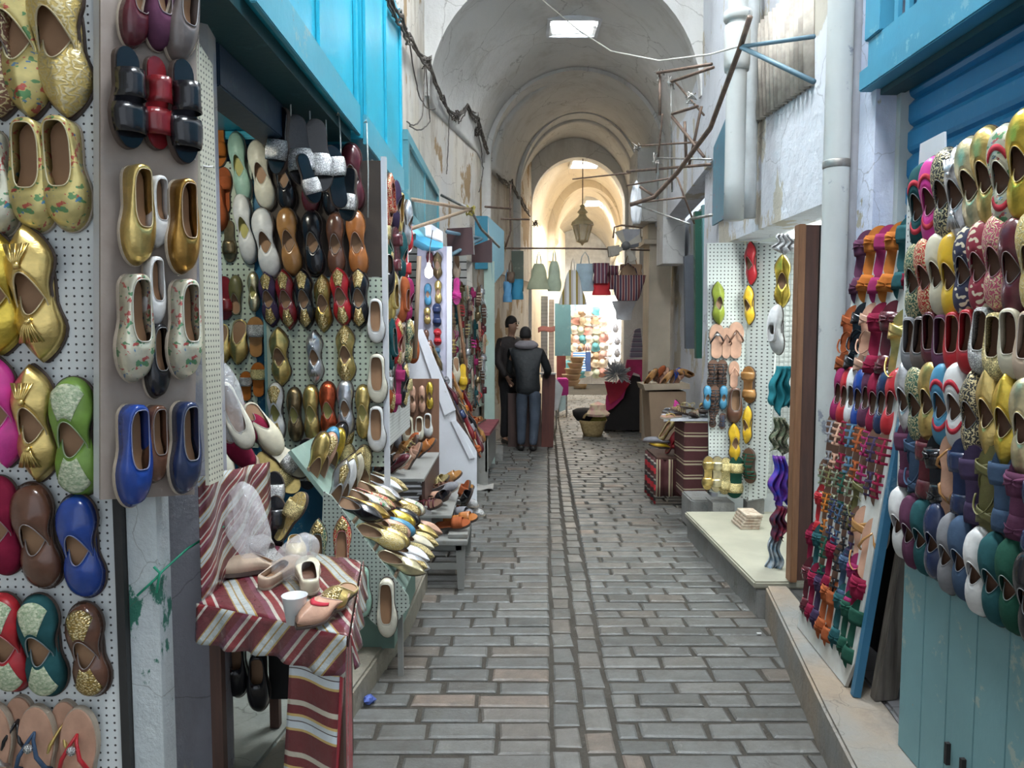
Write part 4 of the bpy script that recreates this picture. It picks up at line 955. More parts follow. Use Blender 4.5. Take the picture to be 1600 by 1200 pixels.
# pale green post, wall-mounted shiny sandals
t=T('wall_post','pale green painted post between the sandal wall and dark doorway','post',(-.25,9.75,0))
PT(t,'post',MB().box((-.35,9.66,0),(-.22,9.80,2.55)),painted('pale green post paint',(.42,.55,.48),(.5,.55,.5)))
t=T('pegboard','dim pegboard behind the shiny sandals on the far left','board',(-.55,8.9,1.2))
fA=Vector((-.66,8.25,0)); fB=Vector((-.36,9.62,0)); fu=(fB-fA).normalized(); fn=Vector((fu.y,-fu.x,0))
PT(t,'panel',MB().prism([fA+Z3*.75,fB+Z3*.75,fB+Z3*2.2,fA+Z3*2.2],-fn*.015),PEG_G)
cl=['glitter silver','silver','red','magenta','glitter gold','bronze','pink','burgundy','beige','teal','glitter silver','dark red']
k=0
for r,z in enumerate((2.10,1.90,1.70,1.50,1.30,1.12,.94)):
    for c in range(6):
        p=fA+fu*(.10+c*.235)+Z3*(z+R.uniform(-.03,.03))+fn*R.uniform(.01,.05); col=cl[(k*5+r*3)%12]; st=['multi','cross','flip','slide'][(k+r)%4]
        shoe(st,col,p,rot_in(Z3 if k%2 else -Z3,fn,R.uniform(-15,15)),(fn+Vector((R.uniform(-.2,.5),R.uniform(-.6,.1),0))).normalized(),.25,f'{col} {STY[st][1]}, {ORD[c]} from left in {ROW[r]}, far sandal wall','shiny sandals on the far left wall'); k+=1
for i,(px,a,b,c,Y) in enumerate(((713,430,480,'pink',7.7),(713,398,440,'beige',7.75),(705,478,515,'bronze',7.7),(706,520,555,'gold',7.7),(712,558,600,'cream',7.7),(723,575,603,'yellow',7.8))):
    p=at_y(px,(a+b)/2,Y); shoe(['cross','pointed','multi','multi','round','slide'][i],c,p,-Z3,(.5,-1,0),.27,['bright pink sandal','beige pointed slipper','bronze strappy sandal','gold strappy sandal','cream slipper','yellow slide'][i]+' hanging at the edge of the dark second stall',None)
# bench with sandals
t=T('bench','grey worn bench front under the row of brown sandals','bench',(-.4,8.6,0))
q=[at_y(x,y,8.3) for x,y in((712,652),(768,652),(770,716),(716,716))]
PT(t,'front_panel',MB().box((-.60,8.25,.0),(-.26,8.28,.56)),GREYW); PT(t,'top',MB().prism([Vector((-.66,8.22,.56)),Vector((-.24,8.22,.56)),Vector((-.16,9.45,.56)),Vector((-.5,9.45,.56))],(0,0,.035)),mat('maroon bench cloth',(.22,.05,.06),.8)); PT(t,'side_panel',MB().prism([Vector((-.27,8.25,.16)),Vector((-.20,9.4,.16)),Vector((-.20,9.4,.56)),Vector((-.27,8.25,.56))],(-.02,0,0)),GREYW)
for i in range(6):
    p=Vector((-.56+.025*i,8.36+.17*i,.605)); shoe('slide',['nude','rust','tan'][i%3],p,(.95,-.25,.15),(0,0,1),.25,f'{["nude","rust","tan"][i%3]} slide, {ORD[i]} in the line on the maroon bench cloth','slides along the maroon bench')
for i in range(4):
    p=Vector((-.58+.035*i,8.6+.2*i,.72+.02*i)); shoe('multi',['black','grey','black','brown'][i],p,(.5,-.1,.8),(.8,0,.6),.25,f'{["black","grey","jet black","brown"][i]} strappy sandal, {ORD[i]} in the file leaning above the bench','sandals leaning above the maroon bench')
tag(obj('folded_rag',MB().grid(lambda a,b:Vector((-.50+.30*a,8.0+.25*b,.012+.012*math.sin(a*9+b*5)+.01)),12,8),mat('pale rag',(.5,.48,.44),.9),solid=.006),'crumpled pale rag on the stones below the bench','rag')
# ---- sloped slipper rack in front stall
t=T('slipper_rack','sloping slipper rack with pegboard side and green plinth','rack',(-.8,3.6,.115))
side=[at_y(x,y,3.6) for x,y in((505,768),(518,775),(638,932),(640,948),(603,992),(545,935),(500,905))]
PT(t,'side_panel',MB().prism(side,(0,.012,0)),pegboard('grey green pegboard',(.44,.50,.44),s=.020,r=.2))
a=Vector((-1.05,3.6,1.13)); b=Vector((-.52,3.6,.43)); sl=(b-a).normalized(); ns=Vector((-sl.z,0,sl.x)); ns=ns if ns.z>0 else -ns
PT(t,'sloping_shelf',MB().prism([a+Y3*.016,b+Y3*.016,b-ns*.02+Y3*.016,a-ns*.02+Y3*.016],(0,.98,0)),painted('pale green paint',(.30,.42,.36),(.4,.45,.38)))
for i in range(5):
    p=a.lerp(b,.15+.19*i); PT(t,'shoe_rail',MB().box((p.x-.005,3.62,p.z),(p.x+.005,4.58,p.z+.02)),LTW)
PT(t,'plinth',MB().box((-1.05,3.72,.118),(-.585,4.55,.34)),painted('green plinth paint',(.16,.27,.22),(.3,.33,.27)))
PT(t,'leg',MB().box((-.56,3.66,.0),(-.535,3.69,.45)),GREYW)
g='slippers stacked on the sloping rack'
rk_cols=['gold','patterned gold','cream','glitter gold','white','silver','pale gold','patterned red','floral cream','dark gold','black','yellow gold','light blue','nude']
k=0
for j,y in enumerate((3.66,3.76,3.86,3.96,4.07,4.18,4.30,4.42)):
    for i in range(5):
        u=.10+i*.165+(.02 if j%2 else 0); p=a+sl*u+Vector((0,y-3.6,0))+ns*.07
        col=rk_cols[(k*5+j*2)%14]; st='pointed' if (k+j)%3 else 'round'
        tv=(sl*.75+ns*.45+Vector((0,R.uniform(-.12,.12),0))).normalized() if i>=2 else (-sl*.5+ns*.7+Vector((0,R.uniform(-.1,.1),0))).normalized()
        nv=Vector((0.25+R.uniform(-.1,.2),-1,.35)) if i>=2 else Vector((.5,-.9,.4))
        shoe(st,col,p,tv,nv,.25,f'{col} {STY[st][1]}, {ORD[i]} down file {ORD[j]} of the sloping rack',g,deco='emb' if k%4==1 else None); k+=1
# white pair on the pegboard side
for i,(px,a,b,c) in enumerate(((568,884,964,'mint'),(605,902,996,'ivory'))):
    p=at_y(px,(a+b)/2,3.585); shoe('ballet',c,p,-Z3,nM,(at_y(px,a,3.58)-at_y(px,b,3.58)).length,['pale mint ballet flat on the pegboard side of the sloping rack','ivory ballet flat at the low corner of the sloping rack side'][i],'ballet flats on the rack side')
for i,(px,py,st,c,d,L_,tv,nv) in enumerate(((392,660,'round','crimson',None,.27,(.6,0,-.7),(.4,-.7,.5)),(412,672,'round','cream',None,.3,(.5,0,-.8),(.6,-.7,.4)),(446,715,'slide','cream','s',.28,(.75,0,-.6),(.4,-.8,.5)),(435,738,'slide','gold','g',.27,(.7,0,-.7),(.3,-.9,.3)),(480,725,'slide','black','s',.27,(0,0,-1),(0,-1,.2)),(512,722,'slide','black','s',.28,(0,0,-1),(0,-1,.2)))):
    p=at_y(px,py,3.75 if i<4 else 4.0); s=shoe(st,c,p,tv,nv,L_,['crimson slipper wedged at the rack top','cream slipper above the rack beside the crimson one','white glittering slide over the rack top','gold glittering slide below the white glittering one','black slide with silver band left of its twin','black slide with pale mint glitter band right of its twin'][i],None,deco=d,ins='b' if c=='black' else None); s.scale.x*=1.2
for i,(px,py,c,Y) in enumerate(((497,855,'patterned green',3.42),(535,850,'patterned red',3.42),(428,785,'black',3.2),(430,825,'black',3.05))):
    shoe('slide' if i>1 else 'ploafer',c,at_y(px,py,Y),(0,.1,1),(0.1,-1,.2),.26,['dark green and gold flat propped behind the striped table','red and gold flat propped behind the striped table','black slide with silver band behind the beige wedges','plain black slide just behind the gold trimmed one'][i],None,deco='s' if i==2 else 'emb' if i<2 else None,ins='b' if i>1 else None)
# ---- striped table
SS=[(0,(.11,.008,.015)),(.16,(.36,.24,.07)),(.18,(.42,.46,.46)),(.27,(.30,.20,.06)),(.30,(.42,.46,.46)),(.40,(.36,.24,.07)),(.43,(.11,.008,.015)),(.58,(.15,.03,.06)),(.68,(.44,.42,.36)),(.74,(.20,.015,.02)),(.86,(.45,.43,.38)),(.91,(.11,.008,.015))]
STC=stripes('plastic-wrapped striped cloth',0,.20,SS,.45,coat=1,slant=.55,ax2=1,bst=.5); STD=stripes('plastic-wrapped striped hem',0,.20,SS,.45,coat=1,slant=-.8,ax2=2,bst=.5)
STL=stripes('striped leg cloth',2,.16,[(0,(.14,.01,.015)),(.20,(.60,.42,.14)),(.25,(.60,.66,.70)),(.38,(.05,.03,.03)),(.40,(.55,.60,.62)),(.48,(.60,.42,.14)),(.53,(.16,.01,.015)),(.70,(.55,.50,.40)),(.80,(.14,.01,.015))],.5,coat=.7,bst=.3)
tz=.84; c0,c1,c2,c3=Vector((-.985,2.36,tz)),Vector((-.46,2.10,tz)),Vector((-.56,2.80,tz)),Vector((-.985,3.02,tz))
t=T('display_table','small table wrapped in striped cloth and clear plastic, lower left','table',(-.7,2.5,.12))
PT(t,'tabletop',MB().prism([c0+Z3*-.03,c1+Z3*-.03,c2+Z3*-.03,c3+Z3*-.03],(0,0,.024)),DKW)
def tc():
    m=MB()
    def fn(a,b):
        p=(c0.lerp(c1,a)).lerp(c3.lerp(c2,a),b); p.z+=.003+.004*math.sin(a*17+b*6)*math.sin(b*13); return p
    m.grid(fn,30,24); return m
cl_=T('table_cloth','red, white and maroon striped cloth under clear plastic on the low table','cloth',(-.7,2.5,tz))
PT(cl_,'top',tc(),STC,smooth=True,solid=.003)
def hem(p,q,dz,ins=0,nw=5):
    d=(q-p).normalized(); n=Vector((d.y,-d.x,0))
    return MB().grid(lambda a,b:(p.lerp(q,a))+Vector((0,0,.004-dz*b*(1+.06*math.sin(a*9))))+n*(.006+.012*b*math.sin(a*2*PI*nw)+.01*b),40,8)
PT(cl_,'front_hem',hem(c0,c1,.115),STD,smooth=True,solid=.003); PT(cl_,'side_hem',hem(c1,c2,.10),stripes('side hem cloth',1,.16,SS,.5,coat=.8,slant=.5,ax2=2),smooth=True,solid=.003)
lg=Vector((-.66,2.24,0)); e1=Vector((-.485,2.135,0)); 
for i,(p) in enumerate((c0+Vector((.03,.06,0)),c1+Vector((-.05,.08,0)),c2+Vector((-.05,-.05,0)),c3+Vector((.04,-.05,0)))):
    PT(t,'leg',MB().box((p.x-.018,p.y-.018,.118),(p.x+.018,p.y+.018,tz-.03)),DKW)
def drape(a,b):
    u=a; p=lg.lerp(e1,u); w=.012*math.sin(u*7+b*3); p=p+Vector((.5*w,-w,0)); p.z=.12+(tz-.15)*b; p.x-=.05*(1-b); return p
PT(cl_,'leg_drape',MB().grid(drape,12,24),STL,smooth=True,solid=.004)
def drape2(a,b):
    p=e1.lerp(Vector((-.56,2.55,0)),a); p=p+Vector((.008*math.sin(a*20),0,0)); p.z=.13+(tz-.15)*b; p.x-=.05*(1-b)*(1-a); return p
PT(cl_,'side_drape',MB().grid(drape2,16,24),stripes('red side drape',1,.10,[(0,(.45,.02,.04)),(.7,(.5,.45,.4)),(.85,(.25,.02,.03))],.5,coat=.9),smooth=True,solid=.004)
def drape3(a,b): # upright back piece at left
    p=Vector((-.985,2.38,0)).lerp(Vector((-.965,3.0,0)),a); p.x+=.01*math.sin(a*15); p.z=tz+.0+(.40-.06*a)*b; return p
PT(cl_,'raised_side',MB().grid(drape3,14,10),stripes('raised side cloth',2,.13,SS,.5,coat=.8,slant=-.5,ax2=1),smooth=True,solid=.004)
tag(obj('shade_block',MB().box((-.92,2.82,.30),(-.65,2.92,.76)).box((-.925,2.815,.72),(-.645,2.925,.79)),mat('under-table shade black',(.012,.012,.012),.8),bevel=.005),'black block standing in for the shade beneath the striped table','crate')  # black block added to paint the dark shade under the table
# cup and shoes on table
def ontable(px,py): return at_z(px,py,tz+.01)
cp=ontable(461,974)
m=MB().lathe([(.001,.002),(.024,.002),(.036,.082),(.038,.084),(.0345,.083),(.023,.006),(.001,.005)],cp,28)
tag(obj('plastic_cup',m,mat('white plastic cup',(.70,.73,.74),.3,bst=0,color2=(.68,.71,.72)),smooth=True),'white plastic cup standing on the striped table','cup')
def tshoe(st,col,px,py,tv,nv,L,label,d=None,w=1.15,dz=0,**k):
    s=shoe(st,col,ontable(px,py)+Z3*(.01+dz),tv,nv,L,label,None,deco=d,**k); s.scale.x*=w; return s
tshoe('mule','beige',395,893,(-.9,-.35,0),(0,0,1),.25,'pinkish beige wedge mule lying at the table front')
tshoe('mule','nude',375,830,(-.4,.1,.9),(.5,-.8,.1),.26,'tan woven wedge mule standing toe up at left',dz=.12)
tshoe('mule','ivory',352,800,(-.1,.1,.99),(.3,-.95,.1),.26,'cream pointed mule leaning against the cloth corner',dz=.14)
tshoe('mule','beige',388,790,(0.05,.1,.99),(.9,-.5,.1),.27,'tall beige wedge with its sole turned to the alley',dz=.12)
tshoe('slide','patterned gold',455,845,(.5,.1,.85),(-.4,-.8,.4),.22,'gold beaded sandal standing behind the cup',d='g',dz=.09)
tshoe('loafer','patterned gold',462,870,(.3,-.9,0),(0,0,1),.2,'gold beaded flat lying behind the cup',dz=.01)
tshoe('slide','glitter silver',418,878,(-.6,.5,.3),(.2,-.3,.9),.2,'silver banded slide resting against the beige wedge',d='s',dz=.03)
tshoe('pointed','nude',503,968,(-.35,-.9,-.1),(.15,-.25,.95),.24,'pink woven slipper with gold band right of the cup',d='band',dz=.02)
tshoe('pointed','gold',527,950,(-.2,-.95,0),(.3,-.1,.95),.23,'gold striped slipper at the table right edge',d='emb',dz=.02)
tshoe('loafer','cream',482,915,(-.3,.9,.2),(.1,-.3,.95),.22,'cream loafer with black lining behind the white cup',ins='d',dz=.02)
tshoe('loafer','beige',440,905,(.4,.8,.2),(.1,-.3,.95),.2,'small beige loafer half under the clear bag',dz=.01)
# clear plastic bags
def bag(name,label,c,s,seed,mt,lean=(0,0,0)):
    rr=random.Random(seed); ph=[rr.uniform(0,6) for _ in range(8)]
    def fn(a,b):
        th=2*PI*a; z=b; r=(.9*math.sin(PI*min(1,.12+b*.88))**.6+.08)*(1+.12*math.sin(3*th+ph[0]+b*4)+.08*math.sin(7*th+ph[1]-b*6))
        return Vector(c)+Vector((s[0]*r*math.cos(th)+lean[0]*b,s[1]*r*math.sin(th)+lean[1]*b,s[2]*z))
    return tag(obj(name,MB().grid(fn,36,14,cu=True),mt,smooth=True,solid=.0008),label,'bag')
def clear():
    m,nt,p=base('clear wrinkled plastic'); co=coord(nt)
    p.inputs['Base Color'].default_value=(.9,.9,.92,1); p.inputs['Roughness'].default_value=.08; p.inputs['Alpha'].default_value=.22; p.inputs['Specular IOR Level'].default_value=1
    bump(nt,p,noise(nt,co,30,5,.6),1,.02); return m
CLR=clear()
bag('plastic_bag','clear wrinkled plastic bag over the tan wedge mule',at_y(395,868,2.62),(.07,.06,.26),3,CLR,(-.03,0))
bag('plastic_bag','clear plastic bag bunched behind the white cup',ontable(450,905)+Z3*.002,(.07,.06,.16),5,CLR,(.06,0))
bag('plastic_bag','cloudy plastic bag with shoes hanging beside the small pegboard',at_y(372,690,3.0),(.055,.05,.32),9,CLR,(-.06,0))
s=shoe('ballet','ivory',at_y(368,650,3.0),(.35,0,-.9),(.3,-.9,.2),.28,'cream flat inside the cloudy hanging plastic bag',None)
s=shoe('round','crimson',at_y(362,692,3.05),(.6,0,-.7),(.3,-.9,.2),.26,'crimson slipper tucked under the hanging plastic bag',None)
for i,(px,py) in enumerate(((372,1040),(405,1062))): shoe('boot','black',at_y(px,py,2.75),-Z3,(.2,-1,0),.24,['left','right'][i]+' of the two dark shoes hanging in the shade under the table','shoes under the striped table')
tag(obj('litter',MB().lathe([(.001,0),(.02,.004),(.028,.02),(.018,.035),(.001,.04)],at_z(577,1099,.0),9,wob=lambda a,z:1+.25*math.sin(3*a+z*90)),mat('blue foil',(.15,.22,.65),.25,metal=.4)),'crumpled blue foil wrapper lying near the left kerb','litter')
tag(obj('litter',MB().box((-.012,-.006,0),(.012,.006,.004)),mat('white scrap',(.8,.8,.8),.5)),'tiny white paper scrap by the right kerb corner','litter').location=at_z(1186,990,.004)
# ---- stepped stand with brown sandals
t=T('step_shelf','grey painted stepped wooden shelf with brown sandals','shelf',(-.6,5.3,0))
for nm,(x0,x1,z0,z1,y0,y1) in (('upper_step',(-1.0,-.58,.70,.72,5.0,6.1)),('middle_step',(-.62,-.40,.455,.475,5.0,6.1)),('lower_step',(-.42,-.29,.335,.36,4.95,6.0))):
    PT(t,nm,MB().box((x0,y0,z0),(x1,y1,z1)),GREYW,bevel=.003)
PT(t,'side_panel',MB().prism([at_y(x,y,5.02) for x,y in((583,752),(622,752),(622,790),(674,792),(674,838),(583,838))],(0,.025,0)),painted('pale grey panel',(.42,.40,.39),(.34,.30,.27)))
PT(t,'riser',MB().box((-.60,5.05,.48),(-.58,6.05,.70)),DKW)
t=T('bench','small grey wooden bench beneath the orange sandals','bench',(-.45,4.95,0))
for (x,y) in ((-.335,4.93),(-.335,5.75),(-.80,4.93),(-.80,5.75)): PT(t,'leg',MB().prism([Vector((x-.02,y,.0)),Vector((x+.02,y,.0)),Vector((x+.03,y,.33)),Vector((x-.035,y,.33))],(0,.035,0)),GREYW)
PT(t,'seat',MB().box((-.86,4.90,.30),(-.29,5.85,.332)),GREYW,bevel=.004); PT(t,'stretcher',MB().box((-.80,4.94,.13),(-.33,4.96,.17)),GREYW); PT(t,'apron',MB().box((-.80,4.93,.26),(-.33,4.95,.30)),GREYW)
g='brown sandals crowded on the stepped shelf'; k=0
br=['rust','tan','brown','nude','burgundy','orange brown','glitter gold','grey','black']
for (n_,xs,z) in ((10,(-.92,-.66),.755),(7,(-.58,-.46),.52),(6,(-.40,-.33),.40)):
    for i in range(n_):
        col=br[(k*4)%9] if n_!=6 else ['rust','orange brown','grey','black','rust','tan'][i]; st=['slide','loafer','multi','cross'][k%4] if n_!=6 else 'slide'
        x=xs[0]+(xs[1]-xs[0])*((i*.618)%1); y=5.06+.95*(i/n_)
        up=R.uniform(0,.9) if n_!=6 or i>2 else 0
        s=shoe(st,col,(x,y,z+.07*up),Vector((.8-.5*up,-.3+R.uniform(-.3,.3),.1+up)),Vector((-.1-up*.6,-.5,.8)),.25,f'{col} {STY[st][1]}, {ORD[i]} back along the {dict([(10,"upper"),(7,"middle"),(6,"lower")])[n_]} shelf step',g); k+=1
for i,(px,py,c) in enumerate(((728,788,'silver'),(738,802,'silver'))): shoe('loafer','glitter silver',at_y(px,py,5.6),(.8,-.5,0),(0,-.2,1),.22,['left','right'][i]+' of two silver shoes at the shelf end by the alley','silver shoes at the shelf end')
# ================================================================ RIGHT SIDE
# board 1 (nearest, faces across the alley)
b0=Vector((1.42,2.80,0)); b1=Vector((1.352,1.80,0)); bu=(b1-b0).normalized(); bn=Vector((bu.y,-bu.x,0)); bn=bn if bn.x<0 else -bn
t=T('pegboard','large white pegboard of slippers and mules over the turquoise door leaf','board',(1.4,2.3,.9))
PT(t,'panel',MB().prism([b0+Z3*.96,b1+Z3*.96,b1+Z3*2.12,b0+Z3*2.22],-bn*.014),PEG_YW)
PT(t,'backing_card',MB().prism([b0-bn*.016+Z3*1.7,b0-bn*.016+Z3*2.35+bu*.05,b0-bn*.016+Z3*2.35+bu*.22,b0-bn*.016+Z3*1.7+bu*.3],-bn*.008),WH)
g='footwear on the right-hand pegboard'; B='right pegboard'
def yrow(o,u,n,items,z,board,group,row,H,u0,du,k=1.34,up=Z3,jit=.012,off=0,tw=None):
    for i,it in enumerate(items):
        st,col=it[:2]; kw=dict(it[2]) if len(it)>2 else {}
        m=kw.pop('m','p'); h=kw.pop('h',H); p=o+u*(u0+du*i+kw.pop('du',0))+up*(z/up.z if up.z<.999 else z)+n*off; l=lab(col,st,i,row,board)
        w=kw.pop('w',1.2); tl=kw.pop('t',R.uniform(-4,4)); p=p+up*R.uniform(-jit,jit)
        d=kw.get('d'); ins=kw.get('i','d' if st in('round','pointed','loafer','mule') else None); nn=(n+(u*.45 if tw is None else u*tw)).normalized(); nn=(nn-up*nn.dot(up)).normalized()
        if m=='p': pair(st,col,p,up,nn,h,l,group,deco=d,ins=ins,tilt=tl,k=k,wide=w)
        else:
            s=shoe(st,col,p+n*.012,rot_in(up if m=='u' else -up,nn,tl),nn,h,('toe-up ' if m=='u' else 'toe-down ')+l,group,deco=d,ins=ins); s.scale.x*=w
yrow(b0+bu*.065,bu,bn,[('round','teal',D(d='band')),('round','pink',D(d='band')),('round','patterned black'),('pointed','silver',D(d='tassel')),('round','pale gold',D(t=8)),('round','gold',D(t=6)),('round','floral cream',D(d='band')),('round','yellow gold'),('pointed','silver')],2.12,B,g,0,.30,.10,.083)
yrow(b0+bu*.065,bu,bn,[('round','patterned green'),('round','patterned red'),('round','cream'),('round','yellow'),('round','flowered navy'),('round','flowered burgundy'),('round','patterned rose'),('round','burgundy'),('round','patterned gold')],1.875,B,g,1,.28,.08,.083)
yrow(b0+bu*.065,bu,bn,[('loafer','grey',D(m='d')),('loafer','grey brown',D(m='d')),('loafer','burgundy',D(m='d')),('loafer','plum',D(m='d')),('loafer','red',D(m='d')),('loafer','red',D(m='d',w=1.05)),('loafer','glitter silver',D(m='d')),('loafer','glitter gold',D(m='d')),('loafer','cream',D(m='d')),('loafer','beige',D(m='d'))],1.655,B,g,2,.20,.07,.075)
yrow(b0+bu*.065,bu,bn,[('pointed','silver'),('round','patterned green'),('round','gold'),('round','light blue',D(d='band')),('round','white',D(d='band')),('pointed','patterned black'),('pointed','gold',D(w=1.1)),('pointed','yellow gold'),('round','pale gold')],1.455,B,g,3,.28,.04,.088)
yrow(b0+bu*.065,bu,bn,[('slide','plum'),('cross','slate blue'),('slide','burgundy'),('bow','black'),('flip','tan'),('slide','navy'),('slide','purple'),('cross','olive'),('slide','slate blue'),('bow','plum'),('slide','navy')],1.235,B,g,4,.27,.06,.075)
yrow(b0+bu*.065,bu,bn,[('mule','white'),('mule','plum'),('mule','teal'),('mule','navy'),('mule','grey',D(w=1.1)),('mule','slate blue'),('mule','white'),('mule','teal'),('mule','dark green'),('mule','black')],1.01,B,g,5,.27,.04,.085)
# board 2 (leaning, with blue edge)
c0_=Vector((1.44,3.78,.205)); c1_=Vector((1.395,3.08,.205)); cu=(c1_-c0_).normalized(); cup=Vector((.135,0,1)).normalized(); cn=cu.cross(cup); cn=cn if cn.x<0 else -cn
t=T('display_board','white leaning board of sandals with a blue edge strip','board',(1.42,3.4,.2))
Hb=1.92
PT(t,'panel',MB().prism([c0_,c1_-cu*.05,c1_+cup*.12,c1_+cup*Hb,c0_+cup*Hb],-cn*.015),mat('chalky white board',(.60,.62,.60),.7,color2=(.48,.47,.42),vs=8))
PT(t,'edge_strip',MB().prism([c1_+cu*.012-cup*.0,c1_+cu*.045,c1_+cu*.045+cup*Hb,c1_+cu*.012+cup*Hb],-cn*.03),painted('dull blue strip',(.03,.14,.24),(.15,.24,.3)))
g='sandals on the blue-edged leaning board'; B='blue-edged board'
def row2(r,z,items,H,du,u0=.06,off=0): yrow(c0_-Z3*.205,cu,cn,items,z,B,g,r,H,u0,du,up=cup,k=1.5,off=off,tw=.75)
row2(0,1.985,[('bow','plum',D(w=1.4)),('bow','orange',D(w=1.5)),('slide','magenta',D(w=1.4)),('bow','orange',D(w=1.5)),('slide','teal',D(w=1.4)),('bow','crimson',D(w=1.5))],.36,.118)
row2(1,1.64,[('cross','rust',D(w=1.4)),('cross','black',D(w=1.4)),('cross','nude',D(w=1.4)),('bow','crimson',D(w=1.5)),('bow','burgundy',D(w=1.4)),('cross','gold',D(w=1.3,m='u',h=.30,i='c'))],.37,.115,.05)
row2(2,1.385,[('mule','magenta'),('mule','red'),('mule','white'),('mule','blue'),('mule','plum'),('mule','crimson'),('mule','navy'),('mule','red',D(w=1.25))],.30,.085,.04)
row2(3,1.13,[('multi','grey'),('multi','nude'),('multi','crimson'),('multi','denim blue'),('multi','rust'),('multi','magenta'),('multi','purple'),('multi','crimson')],.34,.085,.05)
row2(4,.93,[('multi','camouflage green'),('multi','olive'),('multi','camouflage green'),('multi','dark green'),('multi','camouflage green'),('cross','olive')],.30,.085,.03)
row2(5,.80,[('bow','red'),('multi','orange'),('multi','navy'),('multi','slate blue'),('multi','black'),('multi','purple'),('cross','tan',D(m='u',h=.28,i='n')),('flip','tan',D(m='u',h=.27))],.29,.088,.04)
row2(6,.60,[('bow','crimson'),('bow','teal'),('multi','dark green'),('bow','crimson'),('multi','black'),('bow','slate blue'),('bow','magenta'),('bow','crimson',D(m='u',h=.27))],.31,.088,.02)
row2(7,.42,[('bow','burgundy'),('bow','crimson'),('bow','purple'),('bow','rust'),('slide','rust'),('bow','teal'),('bow','dark green',D(w=1.1)),('slide','dark green')],.32,.085,.05)
# far right boards
YA=6.28
t=T('pegboard','narrow white pegboard leaning by the striped-cloth box, left of its pair','board',(1.7,6.3,.3))
q=[at_y(x,y,YA) for x,y in((1105,380),(1163,378),(1167,780),(1108,768))]; PT(t,'panel',MB().prism(q,(0,.015,0)),PEG_R); PT(t,'foot_block',MB().box((1.66,6.26,-.01),(1.84,6.5,.27)),CONC)
t=T('pegboard','narrow white pegboard angled toward the lit shop, right of its pair','board',(2.0,6.3,.3))
qa=at_y(1166,378,YA); qb=at_plane(1222,378,(2.15,6.0,0),Vector((0,1,0)))
n2=Vector(((qa.y-qb.y),(qb.x-qa.x),0)).normalized(); n2=-n2 if n2.y>0 else n2
q2=[at_plane(x,y,qa,n2) for x,y in((1166,378),(1222,382),(1196,778),(1169,782))]; PT(t,'panel',MB().prism(q2,-n2*.015),PEG_R); PT(t,'foot_block',MB().prism([q2[3]+Vector((0,.02,-.02)),q2[2]+Vector((0,.02,-.02)),q2[2]+Vector((.02,.2,-.02)),q2[3]+Vector((.02,.2,-.02))],(0,0,-.12)),CONC)
g='footwear on the narrow left pegboard by the step'; B='narrow step pegboard'
rows=[[(1121,440,508,'pointed','lime green',D(t=4,w=1.2))],[(1119,506,560,'flip','black',D(m='u',w=1.3,d='emb')),(1134,512,560,'flip','brown',D(m='u',w=1.1)),(1149,503,560,'flip','brown',D(m='u',w=1.3))],
[(1113,562,606,'multi','black',D(w=1.5)),(1127,562,606,'multi','black',D(w=1.5)),(1146,564,606,'flip','nude',D(m='u',w=1.2))],[(1104,602,640,'round','light blue',D(w=1.3)),(1115,602,650,'multi','black',D(w=1.3)),(1129,602,640,'round','light blue',D(w=1.3)),(1146,605,662,'loafer','brown',D(m='d',w=1.3))],
[(1113,640,668,'multi','black',D(w=1.6)),(1128,645,670,'multi','slate blue',D(w=1.6)),(1146,660,722,'pointed','yellow',D(t=5,w=1.2))],[(1105,712,765,'slide','gold',D(w=1.3)),(1119,712,768,'slide','pale gold',D(w=1.3)),(1132,714,772,'slide','glitter gold',D(w=1.3)),(1148,712,778,'slide','dark green',D(w=1.5,d='g'))]]
for r,it in enumerate(rows): hangpair((0,YA-.01,0),nM,it,B,g,r)
g='footwear on the angled pegboard by the step'; B='angled step pegboard'
rows=[[(1177,378,446,'pointed','red',D(w=1.2))],[(1174,446,508,'pointed','yellow',D(w=1.2))],[(1173,572,630,'slide','tan',D(w=1.6,d=None,i='c'))],[(1171,633,694,'pointed','yellow',D(w=1.1,t=-5))],[(1173,700,755,'multi','dark green',D(w=1.6))]]
for r,it in enumerate(rows): hangpair(qa,n2,it,B,g,r)
# lit shop interior behind
t=T('wire_grid','white display grid on the back wall of the lit shop','grid',(2.5,6.4,.3)); m=MB()
for i in range(22): m.box((1.9+i*.04,6.60,.3),(1.904+i*.04,6.605,2.38))
for i in range(48): m.box((1.88,6.595,.32+i*.043),(2.74,6.60,.325+i*.043))
PT(t,'grid',m,mat('white coated wire',(.5,.52,.5),.5))
l=bpy.data.lights.new('shop lamp','AREA'); l.size=.5; l.energy=26; l.color=(.93,1,.97); lo=bpy.data.objects.new('shop lamp',l); C.objects.link(lo); lo.location=(2.3,5.4,2.38)
tag(obj('ceiling_lamp',MB().box((2.1,4.9,2.39),(2.5,5.9,2.42)),mat('lit tube panel',(.95,1,.98),.5,emit=6,bst=0)),'white lit lamp panel on the small shop ceiling','lamp')
